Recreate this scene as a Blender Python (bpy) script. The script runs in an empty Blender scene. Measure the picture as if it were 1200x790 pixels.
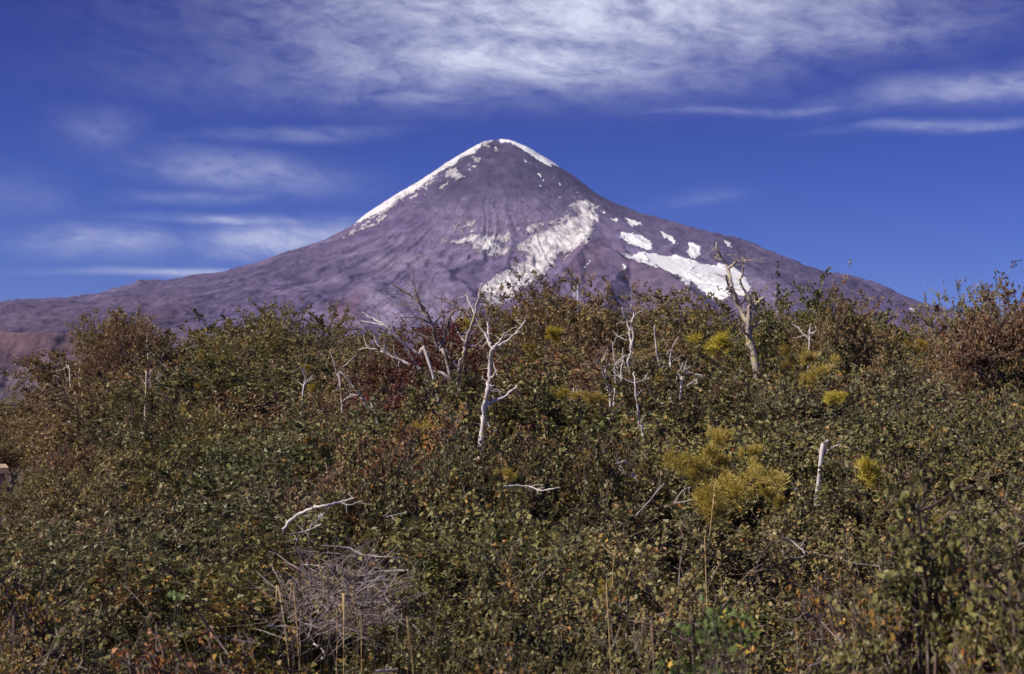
import bpy, math, random
import numpy as np
from mathutils import Vector, Matrix

# ------------------------------------------------------------------ camera
S = bpy.context.scene
COL = S.collection
CAMZ = 3.0
PITCH = math.atan(105 / 1666.67)
F = 1666.67                       # focal length in pixels of the 1200 px wide photograph
cam_d = bpy.data.cameras.new("camera")
cam = bpy.data.objects.new("camera", cam_d)
COL.objects.link(cam)
cam.location = (0, 0, CAMZ)
cam.rotation_euler = (math.pi / 2 + PITCH, 0, 0)
cam_d.sensor_width = 36.0
cam_d.lens = 50.0
cam_d.clip_start = 0.1
cam_d.clip_end = 90000.0
cam_d.dof.use_dof = True
cam_d.dof.focus_distance = 13.0
cam_d.dof.aperture_fstop = 5.6
S.camera = cam
S.view_settings.view_transform = 'Standard'
S.view_settings.look = 'None'
S.view_settings.exposure = 0.4
S.view_settings.gamma = 1.0
S.render.film_transparent = False
S.cycles.max_bounces = 6
S.cycles.transparent_max_bounces = 8
S.cycles.volume_bounces = 0
S.cycles.use_denoising = True

# ------------------------------------------------------------------ sun and sky
SUN_EL = math.radians(42)
SUN_AZ = math.radians(-114)        # measured from straight ahead (+Y), negative = to the left
sun_dir = Vector((math.sin(SUN_AZ) * math.cos(SUN_EL), math.cos(SUN_AZ) * math.cos(SUN_EL), math.sin(SUN_EL)))
sd = bpy.data.lights.new("sun", 'SUN')
sd.energy = 4.2
sd.angle = math.radians(0.53)
sd.color = (1.0, 0.915, 0.79)
sun = bpy.data.objects.new("sun", sd)
COL.objects.link(sun)
sun.rotation_euler = sun_dir.to_track_quat('Z', 'Y').to_euler()
sun.location = (-20, -20, 30)


class NT:
    """small helper for building node trees"""
    def __init__(s, tree):
        s.t = tree
        s.n = tree.nodes
        s.l = tree.links

    def new(s, kind, **kw):
        n = s.n.new(kind)
        for k, v in kw.items():
            setattr(n, k, v)
        return n

    def put(s, sock, v):
        if isinstance(v, bpy.types.NodeSocket):
            s.l.new(v, sock)
        else:
            sock.default_value = v

    def math(s, op, a, b=None, c=None, clamp=False):
        n = s.new('ShaderNodeMath', operation=op)
        n.use_clamp = clamp
        s.put(n.inputs[0], a)
        if b is not None:
            s.put(n.inputs[1], b)
        if c is not None:
            s.put(n.inputs[2], c)
        return n.outputs[0]

    def mix(s, f, a, b, mode='MIX'):
        n = s.new('ShaderNodeMix', data_type='RGBA', blend_type=mode)
        s.put(n.inputs[0], f)
        s.put(n.inputs[6], a)
        s.put(n.inputs[7], b)
        return n.outputs[2]

    def ramp(s, f, stops):
        n = s.new('ShaderNodeValToRGB')
        e = n.color_ramp.elements
        while len(e) > 1:
            e.remove(e[0])
        e[0].position = stops[0][0]
        e[0].color = (*stops[0][1], 1)
        for p, c in stops[1:]:
            x = e.new(p)
            x.color = (*c, 1)
        s.put(n.inputs[0], f)
        return n.outputs[0]

    def noise(s, vec, scale, detail=4, rough=0.55, dist=0.0):
        n = s.new('ShaderNodeTexNoise')
        if vec is not None:
            s.l.new(vec, n.inputs['Vector'])
        n.inputs['Scale'].default_value = scale
        n.inputs['Detail'].default_value = detail
        n.inputs['Roughness'].default_value = rough
        n.inputs['Distortion'].default_value = dist
        return n.outputs[0]

    def remap(s, v, a, b, c=0.0, d=1.0):
        n = s.new('ShaderNodeMapRange')
        n.clamp = True
        s.put(n.inputs[0], v)
        for i, x in enumerate((a, b, c, d)):
            n.inputs[i + 1].default_value = x
        return n.outputs[0]

    def combine(s, x, y, z):
        n = s.new('ShaderNodeCombineXYZ')
        s.put(n.inputs[0], x)
        s.put(n.inputs[1], y)
        s.put(n.inputs[2], z)
        return n.outputs[0]


def build_world():
    w = bpy.data.worlds.new("World")
    S.world = w
    w.use_nodes = True
    w.node_tree.nodes.clear()
    t = NT(w.node_tree)
    sky = t.new('ShaderNodeTexSky', sky_type='NISHITA')
    sky.sun_disc = False
    sky.sun_elevation = SUN_EL
    sky.sun_rotation = SUN_AZ
    sky.altitude = 1200
    sky.air_density = 1.0
    sky.dust_density = 0.2
    sky.ozone_density = 3.0
    # slide film renders the clear sky deeper and more violet than the model
    hsv = t.new('ShaderNodeHueSaturation')
    hsv.inputs['Saturation'].default_value = 1.38
    t.l.new(sky.outputs[0], hsv.inputs['Color'])
    # cirrus: streaky noise on the celestial sphere, thicker in some directions
    tc = t.new('ShaderNodeTexCoord')
    sp = t.new('ShaderNodeSeparateXYZ')
    t.l.new(tc.outputs['Generated'], sp.inputs[0])
    x, y, z = sp.outputs
    tint = t.mix(t.remap(z, 0.03, 0.30), SKY_TINT, SKY_TINT_HIGH)
    col = t.mix(1.0, hsv.outputs[0], tint, 'MULTIPLY')
    az = t.math('ARCTAN2', x, y)
    el = t.math('ARCSINE', z)
    # clouds shear slightly: warp the coordinates with a broad noise
    base = t.combine(az, t.math('MULTIPLY', el, 2.6), 0.0)
    wn = t.new('ShaderNodeTexNoise')
    t.l.new(base, wn.inputs['Vector'])
    wn.inputs['Scale'].default_value = 7
    wn.inputs['Detail'].default_value = 3
    ws = t.new('ShaderNodeSeparateXYZ')
    t.l.new(wn.outputs['Color'], ws.inputs[0])
    azw = t.math('ADD', az, t.math('MULTIPLY', t.math('SUBTRACT', ws.outputs[0], 0.5), 0.07))
    elw = t.math('ADD', el, t.math('MULTIPLY', t.math('SUBTRACT', ws.outputs[1], 0.5), 0.022))
    total = None
    for (cu, cv, ru, rv, st, sl) in CLOUDS:
        a0, e0, ra, re = (cu - 600) / F, (500 - cv) / F, ru / F, rv / F
        da = t.math('DIVIDE', t.math('SUBTRACT', azw, a0), ra)
        ee = t.math('SUBTRACT', t.math('SUBTRACT', elw, e0), t.math('MULTIPLY', t.math('SUBTRACT', az, a0), sl))
        de = t.math('DIVIDE', ee, re)
        q = t.math('ADD', t.math('MULTIPLY', da, da), t.math('MULTIPLY', de, de))
        g = t.math('MULTIPLY', t.math('EXPONENT', t.math('MULTIPLY', q, -1.0)), st)
        total = g if total is None else t.math('MAXIMUM', total, g)
    # elsewhere in the sky the same kind of cirrus goes on, thinly
    away = t.remap(t.math('ABSOLUTE', az), 0.45, 0.8)
    gen = t.remap(t.noise(base, 2.2, 3), 0.5, 0.8, 0.0, 0.7)
    total = t.math('MAXIMUM', total, t.math('MULTIPLY', gen, away))
    streak = t.noise(t.combine(t.math('ADD', azw, t.math('MULTIPLY', elw, 0.9)), t.math('MULTIPLY', elw, 2.4), 0.0), 24, 10, 0.66, 0.25)
    fleck = t.noise(t.combine(azw, t.math('MULTIPLY', elw, 2.0), 3.0), 75, 5, 0.6, 0.2)
    tex = t.math('ADD', t.math('MULTIPLY', streak, 0.75), t.math('MULTIPLY', fleck, 0.25))
    tex = t.remap(tex, 0.36, 0.68)
    dens = t.math('MULTIPLY', total, t.math('ADD', t.math('MULTIPLY', tex, 0.82), 0.14))
    dens = t.math('ADD', dens, t.math('MULTIPLY', t.math('MULTIPLY', total, total), 0.22))
    dens = t.math('MINIMUM', dens, 0.94)
    above = t.remap(z, -0.01, 0.03)
    dens = t.math('MULTIPLY', dens, above)
    col = t.mix(dens, col, CLOUD_COL)
    bg = t.new('ShaderNodeBackground')
    bg.inputs['Strength'].default_value = SKY_STRENGTH
    t.l.new(col, bg.inputs['Color'])
    out = t.new('ShaderNodeOutputWorld')
    t.l.new(bg.outputs[0], out.inputs['Surface'])


SKY_STRENGTH = 0.068
SKY_TINT = (0.42, 0.54, 1.12, 1)
SKY_TINT_HIGH = (0.30, 0.185, 0.66, 1)
CLOUD_COL = (8.6, 9.0, 11.0, 1)
# centre and half size of each cirrus streak as bearings (u, v, ru, rv), strength, slope
CLOUDS = [(690, 20, 335, 58, 1.05, 0.0), (600, 75, 270, 40, 0.95, 0.0), (410, 55, 125, 36, 0.5, -0.05), (560, 95, 300, 34, 0.5, 0.0), (900, 50, 230, 34, 0.6, 0.0),
          (480, 118, 120, 12, 0.42, 0.0), (1180, 118, 170, 18, 0.62, 0.05), (1090, 160, 90, 7, 0.4, 0.0),
          (1110, 2, 170, 14, 0.3, 0.0), (900, 136, 150, 6, 0.3, 0.0), (290, 205, 100, 20, 0.5, -0.08),
          (130, 165, 50, 24, 0.2, 0.0), (350, 160, 110, 9, 0.25, 0.05), (240, 236, 90, 8, 0.28, 0.0),
          (130, 290, 75, 16, 0.6, 0.0), (335, 280, 85, 17, 1.0, 0.10), (310, 262, 120, 6, 0.6, 0.0),
          (215, 323, 100, 5, 0.75, 0.02), (20, 240, 60, 26, 0.18, 0.0), (820, 232, 55, 9, 0.14, 0.1)]
build_world()


# ------------------------------------------------------------------ geometry of the view
def ray(u, v):
    a, b = (u - 600) / F, (395 - v) / F
    c, s = math.cos(PITCH), math.sin(PITCH)
    return a, c - b * s, s + b * c


def at(u, v, d):
    """the point seen in direction (u, v) at ground distance d"""
    a, dy, dz = ray(u, v)
    return np.array([a / dy * d, d, CAMZ + dz / dy * d])


def project(x, y, z):
    c, s = math.cos(PITCH), math.sin(PITCH)
    z = z - CAMZ
    dep = y * c + z * s
    up = -y * s + z * c
    return 600 + F * x / dep, 395 - F * up / dep


# ------------------------------------------------------------------ numpy noise
def vnoise(x, y, seed):
    tab = np.random.RandomState(seed).rand(256, 256).astype(np.float32)
    xi, yi = np.floor(x).astype(int), np.floor(y).astype(int)
    fx, fy = x - xi, y - yi
    fx, fy = fx * fx * fx * (fx * (fx * 6 - 15) + 10), fy * fy * fy * (fy * (fy * 6 - 15) + 10)
    x0, y0, x1, y1 = xi & 255, yi & 255, (xi + 1) & 255, (yi + 1) & 255
    a = tab[x0, y0] * (1 - fx) + tab[x1, y0] * fx
    b = tab[x0, y1] * (1 - fx) + tab[x1, y1] * fx
    return (a * (1 - fy) + b * fy) * 2 - 1


def fbm(x, y, seed, octv=5, gain=0.5, ridged=False):
    t, amp, tot = 0, 1.0, 0
    for i in range(octv):
        n = vnoise(x * 2 ** i + 13.7 * i, y * 2 ** i + 7.3 * i, seed + i)
        t = t + amp * ((1 - 2 * np.abs(n)) if ridged else n)
        tot += amp
        amp *= gain
    return t / tot


def sstep(a, b, x):
    t = np.clip((x - a) / (b - a), 0, 1)
    return t * t * (3 - 2 * t)


def poly_sd(u, v, pts):
    """signed distance to a polygon, positive inside"""
    p = np.array(pts, float)
    d = np.full(u.shape, 1e9)
    inside = np.zeros(u.shape, bool)
    for i in range(len(p)):
        a, b = p[i], p[(i + 1) % len(p)]
        e = b - a
        wx, wy = u - a[0], v - a[1]
        t = np.clip((wx * e[0] + wy * e[1]) / (e @ e + 1e-9), 0, 1)
        d = np.minimum(d, np.hypot(wx - t * e[0], wy - t * e[1]))
        c = ((a[1] <= v) != (b[1] <= v))
        xi = a[0] + (v - a[1]) / ((b[1] - a[1]) if b[1] != a[1] else 1e-9) * e[0]
        inside ^= c & (u < xi)
    return np.where(inside, d, -d)


# ------------------------------------------------------------------ object helpers
def tag(o, label=None, cat=None, group=None, kind=None):
    if label: o['label'] = label
    if cat: o['category'] = cat
    if group: o['group'] = group
    if kind: o['kind'] = kind
    return o


def empty(name, loc):
    o = bpy.data.objects.new(name, None)
    o.location = loc
    o.empty_display_size = 0.2
    COL.objects.link(o)
    return o


def mesh_np(name, verts, loops, counts, attrs=None, smooth=False):
    """mesh from numpy arrays: verts (n,3), flat loop indices, per-face vertex counts"""
    me = bpy.data.meshes.new(name)
    nv, nf = len(verts), len(counts)
    me.vertices.add(nv)
    me.vertices.foreach_set('co', np.asarray(verts, np.float32).ravel())
    me.loops.add(len(loops))
    me.loops.foreach_set('vertex_index', np.asarray(loops, np.int32))
    me.polygons.add(nf)
    st = np.zeros(nf, np.int32)
    st[1:] = np.cumsum(counts)[:-1]
    me.polygons.foreach_set('loop_start', st)
    me.polygons.foreach_set('loop_total', np.asarray(counts, np.int32))
    me.polygons.foreach_set('use_smooth', np.full(nf, smooth))
    for k, (dom, typ, arr) in (attrs or {}).items():
        a = me.attributes.new(k, typ, dom)
        key = 'color' if typ == 'FLOAT_COLOR' else 'value'
        a.data.foreach_set(key, np.asarray(arr, np.float32).ravel())
    me.update(calc_edges=True)
    me.validate()
    return me


def obj(name, me, mat=None, parent=None):
    o = bpy.data.objects.new(name, me)
    COL.objects.link(o)
    if mat is not None and len(me.materials) == 0:
        me.materials.append(mat)
    if parent is not None:
        o.parent = parent
    return o


def new_mat(name):
    m = bpy.data.materials.new(name)
    m.use_nodes = True
    m.node_tree.nodes.clear()
    t = NT(m.node_tree)
    out = t.new('ShaderNodeOutputMaterial')
    return m, t, out
# ------------------------------------------------------------------ the volcano
MD = 13000.0                      # distance of the summit
SUMMIT = at(585, 165, MD)


def tab_profile(pts, side):
    """distance from the summit against height, read off the skyline"""
    r, h = [], []
    for u, v in pts:
        p = at(u, v, MD)
        r.append(abs(p[0] - SUMMIT[0]))
        h.append(p[2])
    return np.array(r), np.array(h)


LEFT = tab_profile([(585, 164), (578, 165), (565, 168), (545, 179), (520, 195), (490, 216), (460, 235), (430, 255), (415, 268), (400, 277),
                    (380, 288), (340, 303), (300, 318), (270, 328), (240, 333), (200, 341), (175, 343), (140, 352), (100, 360),
                    (60, 363), (48, 362), (0, 370), (-150, 388), (-400, 420), (-700, 455), (-1200, 490)], -1)
RIGHT = tab_profile([(585, 164), (600, 166), (620, 175), (645, 192), (670, 208), (700, 231), (720, 241), (750, 254), (780, 264),
                     (800, 270), (830, 279), (860, 285), (880, 294), (900, 303), (930, 317), (960, 328), (990, 334), (1010, 341),
                     (1040, 355), (1080, 370), (1130, 388), (1200, 412), (1350, 445), (1600, 480), (2100, 496)], 1)
LCORR = LEFT_CORR if 'LEFT_CORR' in globals() else 0
FRONT = (np.array([0, 40, 150, 400, 700, 1000, 1500, 2000, 2600, 3200, 4000, 5000, 6500, 8000, 12000]),
         np.array([2610, 2600, 2520, 2330, 2080, 1860, 1540, 1280, 1020, 830, 620, 400, 170, 10, -90]))


def base_height(x, y):
    dx, dy = x - SUMMIT[0], y - MD
    r = np.hypot(dx, dy) + 1e-6
    cs = dx / r
    side = np.where(dx < 0, np.interp(r, *LEFT), np.interp(r, *RIGHT))
    w = np.clip(np.abs(cs), 0, 1) ** 2.2
    f = np.interp(r, *FRONT)
    return side * w + f * (1 - w)


def ridge_line(u, v, pts, width):
    """height of a spur that runs along a polyline of bearings"""
    best = np.zeros(u.shape)
    for (a, b) in zip(pts[:-1], pts[1:]):
        ex, ey = b[0] - a[0], b[1] - a[1]
        t = np.clip(((u - a[0]) * ex + (v - a[1]) * ey) / (ex * ex + ey * ey), 0, 1)
        d = np.hypot(u - a[0] - t * ex, v - a[1] - t * ey)
        h = a[2] + (b[2] - a[2]) * t
        best = np.maximum(best, h * np.clip(1 - d / width, 0, 1) ** 1.3)
    return best


def mountain_height(x, y, detail=True):
    H = base_height(x, y)
    u, v = project(x, y, H)
    dx, dy = x - SUMMIT[0], y - MD
    r = np.hypot(dx, dy)
    th = np.arctan2(dx, -dy)
    front = sstep(250, -200, y - MD)
    # the reddish spur between glacier and snowfield, and smaller spurs
    wu = u + 5 * fbm(x / 260, y / 260, 41, 4)
    wv = v + 4 * fbm(x / 260, y / 260, 51, 4)
    sp = ridge_line(wu, wv, [(676, 272, 10), (690, 307, 150), (740, 331, 170), (800, 360, 180), (850, 398, 80)], 27)
    sp = np.maximum(sp, ridge_line(wu, wv, [(690, 307, 150), (662, 330, 110), (634, 356, 80), (600, 392, 30)], 24))
    sp = np.maximum(sp, ridge_line(wu, wv, [(740, 331, 160), (715, 352, 130), (700, 390, 60)], 20))
    sp = np.maximum(sp, ridge_line(wu, wv, [(640, 196, 22), (690, 238, 45), (740, 268, 30), (800, 290, 10)], 16))
    sp = np.maximum(sp, ridge_line(wu, wv, [(392, 330, 20), (440, 348, 60), (470, 372, 60), (500, 400, 30)], 24))
    sp = np.maximum(sp, ridge_line(wu, wv, [(300, 336, 10), (380, 362, 50), (430, 392, 40)], 26))
    sp = np.maximum(sp, ridge_line(wu, wv, [(490, 322, 20), (520, 326, 40), (548, 345, 50), (560, 380, 30)], 14))
    H = H + sp * front
    if not detail:
        return H
    warp = 0.9 * fbm(x / 900, y / 900, 3, 5)
    summit_calm = sstep(250, 2200, r)
    grow = sstep(150, 1300, r)
    g1 = fbm(th * 9 + warp * 2, r / 2600 + warp, 11, 5, 0.55, True)
    g2 = fbm(th * 30 + warp * 5, r / 900 + warp * 2, 21, 4, 0.6, True)
    g3 = fbm(th * 85 + warp * 9, r / 420, 27, 3, 0.6, True)
    n3 = fbm(x / 240, y / 300, 31, 6, 0.55)
    n4 = fbm(x / 60, y / 75, 36, 3, 0.6)
    crest = 1 - 0.75 * sstep(500, 0, np.abs(y - MD)) * sstep(300, 3000, r)
    low = sstep(2500, 5000, r)
    H = H + crest * (g1 * 42 * summit_calm + g2 * (3 + 13 * summit_calm) * sstep(80, 700, r) + g3 * 5 * sstep(150, 700, r) + n3 * (10 + 12 * low) + n4 * 7) - 12 * grow
    # lava benches: short steep faces between smoother treads on the lower slopes
    band = fbm(x / 1400 + 5, H / 180.0 + y / 2500, 61, 4)
    H = H + 14 * sstep(0.02, 0.10, band) * sstep(1800, 3000, r) * front * crest
    return H


def grid_mesh(name, xs, ys, H, attrs=None, mask=None, smooth=True):
    X, Y = np.meshgrid(xs, ys)
    nx, ny = len(xs), len(ys)
    V = np.stack([X, Y, H], -1).reshape(-1, 3)
    i = np.arange(nx * ny).reshape(ny, nx)
    q = np.stack([i[:-1, :-1], i[:-1, 1:], i[1:, 1:], i[1:, :-1]], -1).reshape(-1, 4)
    if mask is not None:
        q = q[mask.reshape(-1)]
        used = np.unique(q)
        mp = np.full(nx * ny, -1)
        mp[used] = np.arange(len(used))
        V, q = V[used], mp[q]
        attrs = {k: (d, t, np.asarray(a).reshape(nx * ny, -1)[used]) for k, (d, t, a) in (attrs or {}).items()}
    return mesh_np(name, V, q.ravel(), np.full(len(q), 4), attrs, smooth)


def lerp3(a, b, t):
    return np.asarray(a) * (1 - t[..., None]) + np.asarray(b) * t[..., None]


def rock_colour(x, y, H):
    u, v = project(x, y, base_height(x, y))
    dx, dy = x - SUMMIT[0], y - MD
    r, th = np.hypot(dx, dy), np.arctan2(dx, -dy)
    w = 0.3 * fbm(x / 700, y / 700, 71, 4)
    n1 = fbm(th * 10 + w * 3, r / 1500 + w * 2, 73, 5)
    n2 = fbm(x / 500, y / 700, 83, 5)
    n3 = fbm(th * 60 + w * 8, r / 500, 93, 4)
    diag = fbm((x + 0.8 * H) / 900, (H - 0.25 * x) / 110, 99, 5, 0.6)
    c = lerp3((0.115, 0.083, 0.118), (0.185, 0.140, 0.178), sstep(-0.5, 0.5, (n1 + 0.5 * n3) * (0.25 + 0.75 * sstep(300, 2500, r)) + 0.8 * diag))
    c = lerp3(c, (0.085, 0.064, 0.085), 0.6 * sstep(0.0, 0.5, n2 - 0.1 + 0.3 * n3))
    wu, wv = u + 14 * n2 + 5 * n3, v + 8 * n1

    def zone(pts, soft):
        return sstep(-soft, soft, poly_sd(wu, wv, pts))
    c = lerp3(c, (0.095, 0.075, 0.10), 0.65 * zone([(560, 168), (600, 160), (650, 190), (690, 235), (640, 236), (600, 226), (530, 236), (500, 236), (520, 200)], 10))
    # broad differences of the rock itself: pale ash fans, oxidised red scoria; the right flank's shade is painted in
    c = lerp3(c, (0.235, 0.185, 0.205), 0.55 * zone([(520, 235), (600, 225), (690, 240), (640, 290), (560, 300), (500, 290)], 22))
    c = lerp3(c, (0.082, 0.063, 0.090), 0.65 * zone([(598, 160), (650, 185), (760, 245), (900, 290), (1150, 370), (1000, 400), (880, 330), (740, 280), (660, 235), (610, 205)], 18))  # flank turned from the sun, its shade painted as darker rock
    c = lerp3(c, (0.25, 0.20, 0.225), 0.65 * zone([(880, 318), (915, 345), (925, 390), (870, 390), (872, 350)], 12))
    c = lerp3(c, (0.26, 0.205, 0.195), 0.6 * zone([(440, 300), (490, 296), (510, 306), (480, 316), (445, 318)], 8))
    c = lerp3(c, (0.25, 0.205, 0.21), 0.5 * zone([(420, 345), (500, 335), (560, 350), (560, 395), (440, 395)], 16))
    c = lerp3(c, (0.19, 0.095, 0.085), 0.6 * zone([(395, 355), (425, 352), (430, 385), (395, 390)], 8))
    c = lerp3(c, (0.165, 0.105, 0.10), 0.6 * zone([(665, 300), (690, 285), (720, 300), (700, 340), (660, 345)], 10))
    c = lerp3(c, (0.17, 0.11, 0.105), 0.5 * zone([(720, 330), (770, 330), (830, 350), (800, 380), (740, 380)], 12))
    c = lerp3(c, (0.13, 0.075, 0.07), 0.5 * zone([(-60, 360), (110, 360), (210, 350), (230, 420), (-60, 470)], 20))
    c = lerp3(c, (0.17, 0.12, 0.075), 0.35 * sstep(0.15, 0.5, n2) * sstep(3500, 5500, r))
    c = c * (1 + 0.30 * fbm(x / 70 + H / 90, H / 40, 131, 4, 0.65) + 0.16 * np.minimum(0, 2 * fbm(x / 150, H / 60, 141, 4)))[..., None]
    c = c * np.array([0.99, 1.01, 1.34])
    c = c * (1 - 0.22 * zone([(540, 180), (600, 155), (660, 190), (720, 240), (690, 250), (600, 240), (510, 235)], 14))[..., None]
    c = c * (1 - 0.24 * zone([(690, 300), (700, 292), (745, 312), (800, 340), (870, 392), (712, 392), (700, 340)], 7))[..., None]  # shaded right side of the spur, darkened in the colour
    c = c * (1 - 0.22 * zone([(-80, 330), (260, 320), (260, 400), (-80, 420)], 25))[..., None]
    return np.concatenate([np.clip(c, 0.02, 1), np.ones(c.shape[:-1] + (1,))], -1)


def rock_material(name, bscale, bump):
    m, t, out = new_mat(name)
    at_ = t.new('ShaderNodeAttribute', attribute_name='tint')
    tc = t.new('ShaderNodeTexCoord')
    mp = t.new('ShaderNodeMapping')
    mp.inputs['Scale'].default_value = (1, 0.7, 1)
    t.l.new(tc.outputs['Object'], mp.inputs[0])
    n = t.noise(mp.outputs[0], bscale, 8, 0.68)
    n2 = t.noise(mp.outputs[0], bscale * 6, 5, 0.7)
    k = t.math('ADD', t.math('MULTIPLY', n, 1.1), t.math('MULTIPLY', n2, 0.7))
    k = t.remap(k, 0.62, 1.18, 0.5, 1.55)
    vm = t.new('ShaderNodeVectorMath', operation='SCALE')
    t.l.new(at_.outputs['Color'], vm.inputs[0])
    t.l.new(k, vm.inputs['Scale'])
    bs = t.new('ShaderNodeBsdfPrincipled')
    bs.inputs['Roughness'].default_value = 0.95
    bs.inputs['Specular IOR Level'].default_value = 0.1
    t.l.new(vm.outputs[0], bs.inputs['Base Color'])
    b = t.new('ShaderNodeBump')
    b.inputs['Strength'].default_value = 1.0
    b.inputs['Distance'].default_value = bump
    t.l.new(t.math('ADD', n, t.math('MULTIPLY', n2, 0.3)), b.inputs['Height'])
    t.l.new(b.outputs[0], bs.inputs['Normal'])
    t.l.new(bs.outputs[0], out.inputs['Surface'])
    return m


def snow_material(name, dirty, off=0.0):
    m, t, out = new_mat(name)
    tc = t.new('ShaderNodeTexCoord')
    n = t.noise(tc.outputs['Object'], 0.012, 7, 0.7, 0.6)
    n2 = t.noise(tc.outputs['Object'], 0.05, 5, 0.7)
    k = t.math('ADD', t.math('MULTIPLY', n, 0.7), t.math('MULTIPLY', n2, 0.4))
    if dirty:
        a = t.new('ShaderNodeAttribute', attribute_name='dirt')
        k = t.math('ADD', k, t.math('MULTIPLY', a.outputs['Fac'], 0.30))
        c = t.ramp(t.math('SUBTRACT', k, off), [(0.42, (0.74, 0.72, 0.70)), (0.56, (0.54, 0.51, 0.51)), (0.70, (0.36, 0.32, 0.34)), (0.86, (0.18, 0.15, 0.18))])
    else:
        c = t.ramp(k, [(0.3, (0.86, 0.86, 0.86)), (0.75, (0.72, 0.72, 0.73))])
    bs = t.new('ShaderNodeBsdfPrincipled')
    bs.inputs['Roughness'].default_value = 0.7
    t.l.new(c, bs.inputs['Base Color'])
    b = t.new('ShaderNodeBump')
    b.inputs['Distance'].default_value = 6.0 if dirty else 0.8
    b.inputs['Strength'].default_value = 0.8
    t.l.new(k, b.inputs['Height'])
    t.l.new(b.outputs[0], bs.inputs['Normal'])
    t.l.new(bs.outputs[0], out.inputs['Surface'])
    return m


def build_mountain():
    xs = np.concatenate([np.arange(-9000, -4900, 80), np.arange(-4900, 4900, 12.5), np.arange(4900, 9400, 80)])
    ys = np.concatenate([np.arange(2600, 8600, 50), np.arange(8600, 13250, 14), np.arange(13250, 17000, 80)])
    X, Y = np.meshgrid(xs, ys)
    H = mountain_height(X, Y)
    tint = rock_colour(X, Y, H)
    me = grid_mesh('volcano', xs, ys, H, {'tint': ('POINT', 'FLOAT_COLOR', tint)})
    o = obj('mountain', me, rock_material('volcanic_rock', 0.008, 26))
    tag(o, 'tall purple-grey cone volcano rising behind the thicket', 'mountain', kind='structure')

    # snow and ice lie on the rock as sheets of their own thickness
    fx, fy = np.arange(-1800, 4300, 6.0), np.arange(9200, 13300, 8.5)
    GX, GY = np.meshgrid(fx, fy)
    H0 = mountain_height(GX, GY, False)
    U, Vv = project(GX, GY, H0)
    HD = mountain_height(GX, GY)
    wob = fbm(GX / 90, GY / 90, 101, 5, 0.6)
    wob2 = fbm(GX / 28, GY / 34, 111, 4, 0.6)
    strk = fbm(GX / 45 + GY / 160, GY / 120, 121, 5, 0.65)

    def sheet(name, label, polys, mat, amp=3.0, thick=9.0, back=-60, rough=0.0, extra=None, offs=0.0, fill=0.0):
        sdm = np.full(GX.shape, -1e9)
        for p in polys:
            p = np.array(p, float)
            lo, hi = p.min(0) - 12, p.max(0) + 12
            sel = (U > lo[0]) & (U < hi[0]) & (Vv > lo[1]) & (Vv < hi[1])
            s = np.full(GX.shape, -1e9)
            s[sel] = poly_sd(U[sel], Vv[sel], p)
            sdm = np.maximum(sdm, s)
        sdm = sdm + wob * amp * 1.2 + wob2 * (amp * 0.8 + 1.0) + offs
        if extra is not None:
            sdm = extra(sdm)
        sdm = np.where(GY < MD + back, sdm, -1e9)
        top = HD + np.clip(sdm * 3.0, -6, thick) + rough * strk * np.clip(sdm / 4, 0, 1)
        if fill:      # deep snow evens out the rock relief
            wf = fill * np.clip(sdm / 5, 0, 1)
            top = np.maximum(top * (1 - wf) + (H0 - 2 + thick) * wf, HD + 3)
        m = (sdm[:-1, :-1] > 0) & (sdm[1:, 1:] > 0) & (sdm[:-1, 1:] > 0) & (sdm[1:, :-1] > 0)
        dirt = np.clip(0.75 - sdm / 9, 0, 1) + 1.1 * strk + 0.6 * wob
        top = top + 2.0
        me = grid_mesh(name, fx, fy, top, {'dirt': ('POINT', 'FLOAT', dirt)}, m)
        o = obj(name, me, mat)
        tag(o, label, 'snow', kind='structure')
        return o

    thin = snow_material('thin_snow', True, 0.16)
    clean, ice = snow_material('snow', False), snow_material('glacier_ice', True)
    sheet('summit_snow', 'band of white snow along the upper left skyline of the volcano',
          [[(590, 150), (574, 170), (564, 176), (541, 188), (525, 198), (508, 211), (492, 223), (469, 233), (461, 244), (442, 253), (426, 261),
            (400, 262), (410, 240), (520, 170), (570, 150)]], thin, 4.5, 9, 260, fill=0.4)
    sheet('snow_streaks', 'thin broken snow thinning out below the summit band on the left', [[(580, 166), (520, 196), (470, 232), (425, 262), (400, 278), (410, 280), (470, 248), (530, 216), (585, 182)]],
          thin, 0, 4, -60, 2, lambda s: np.where(s > 0, 6 * (wob * 0.8 + strk * 1.2 + 0.6 * wob2) - 0.9, -9))
    sheet('summit_snow', 'thin white snow cap along the right edge of the summit',
          [[(580, 150), (584, 167.5), (599, 168.0), (610, 174.5), (623, 183), (643, 195), (655, 196), (640, 170), (600, 150), (565, 150), (572, 168)]], clean, 0.9, 9, 260)
    sheet('snow_streaks', 'scatter of tiny snow patches on the dark shoulder right of the summit',
          [[(604, 186), (615, 184), (640, 204), (680, 226), (706, 240), (712, 250), (690, 246), (664, 236), (640, 226), (618, 205)]],
          clean, 0, 5, -60, 0, lambda s: np.where(s > 0, 6 * (wob2 * 1.3 + strk * 1.0 + wob * 0.6) - 2.6, -9))
    sheet('glacier', 'dirty white glacier tongue running down the middle of the volcano',
          [[(668, 240), (684, 234), (706, 240), (704, 244), (694, 244), (706, 257), (696, 272), (690, 286), (673, 296), (652, 305), (632, 327), (612, 342),
            (592, 352), (568, 360), (562, 350), (564, 331), (590, 320), (610, 306), (618, 295), (612, 284), (632, 272), (655, 262), (678, 252)],
           [(612, 284), (600, 290), (622, 300), (640, 285)]],
          ice, 5.5, 12, -60, 10)
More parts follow.
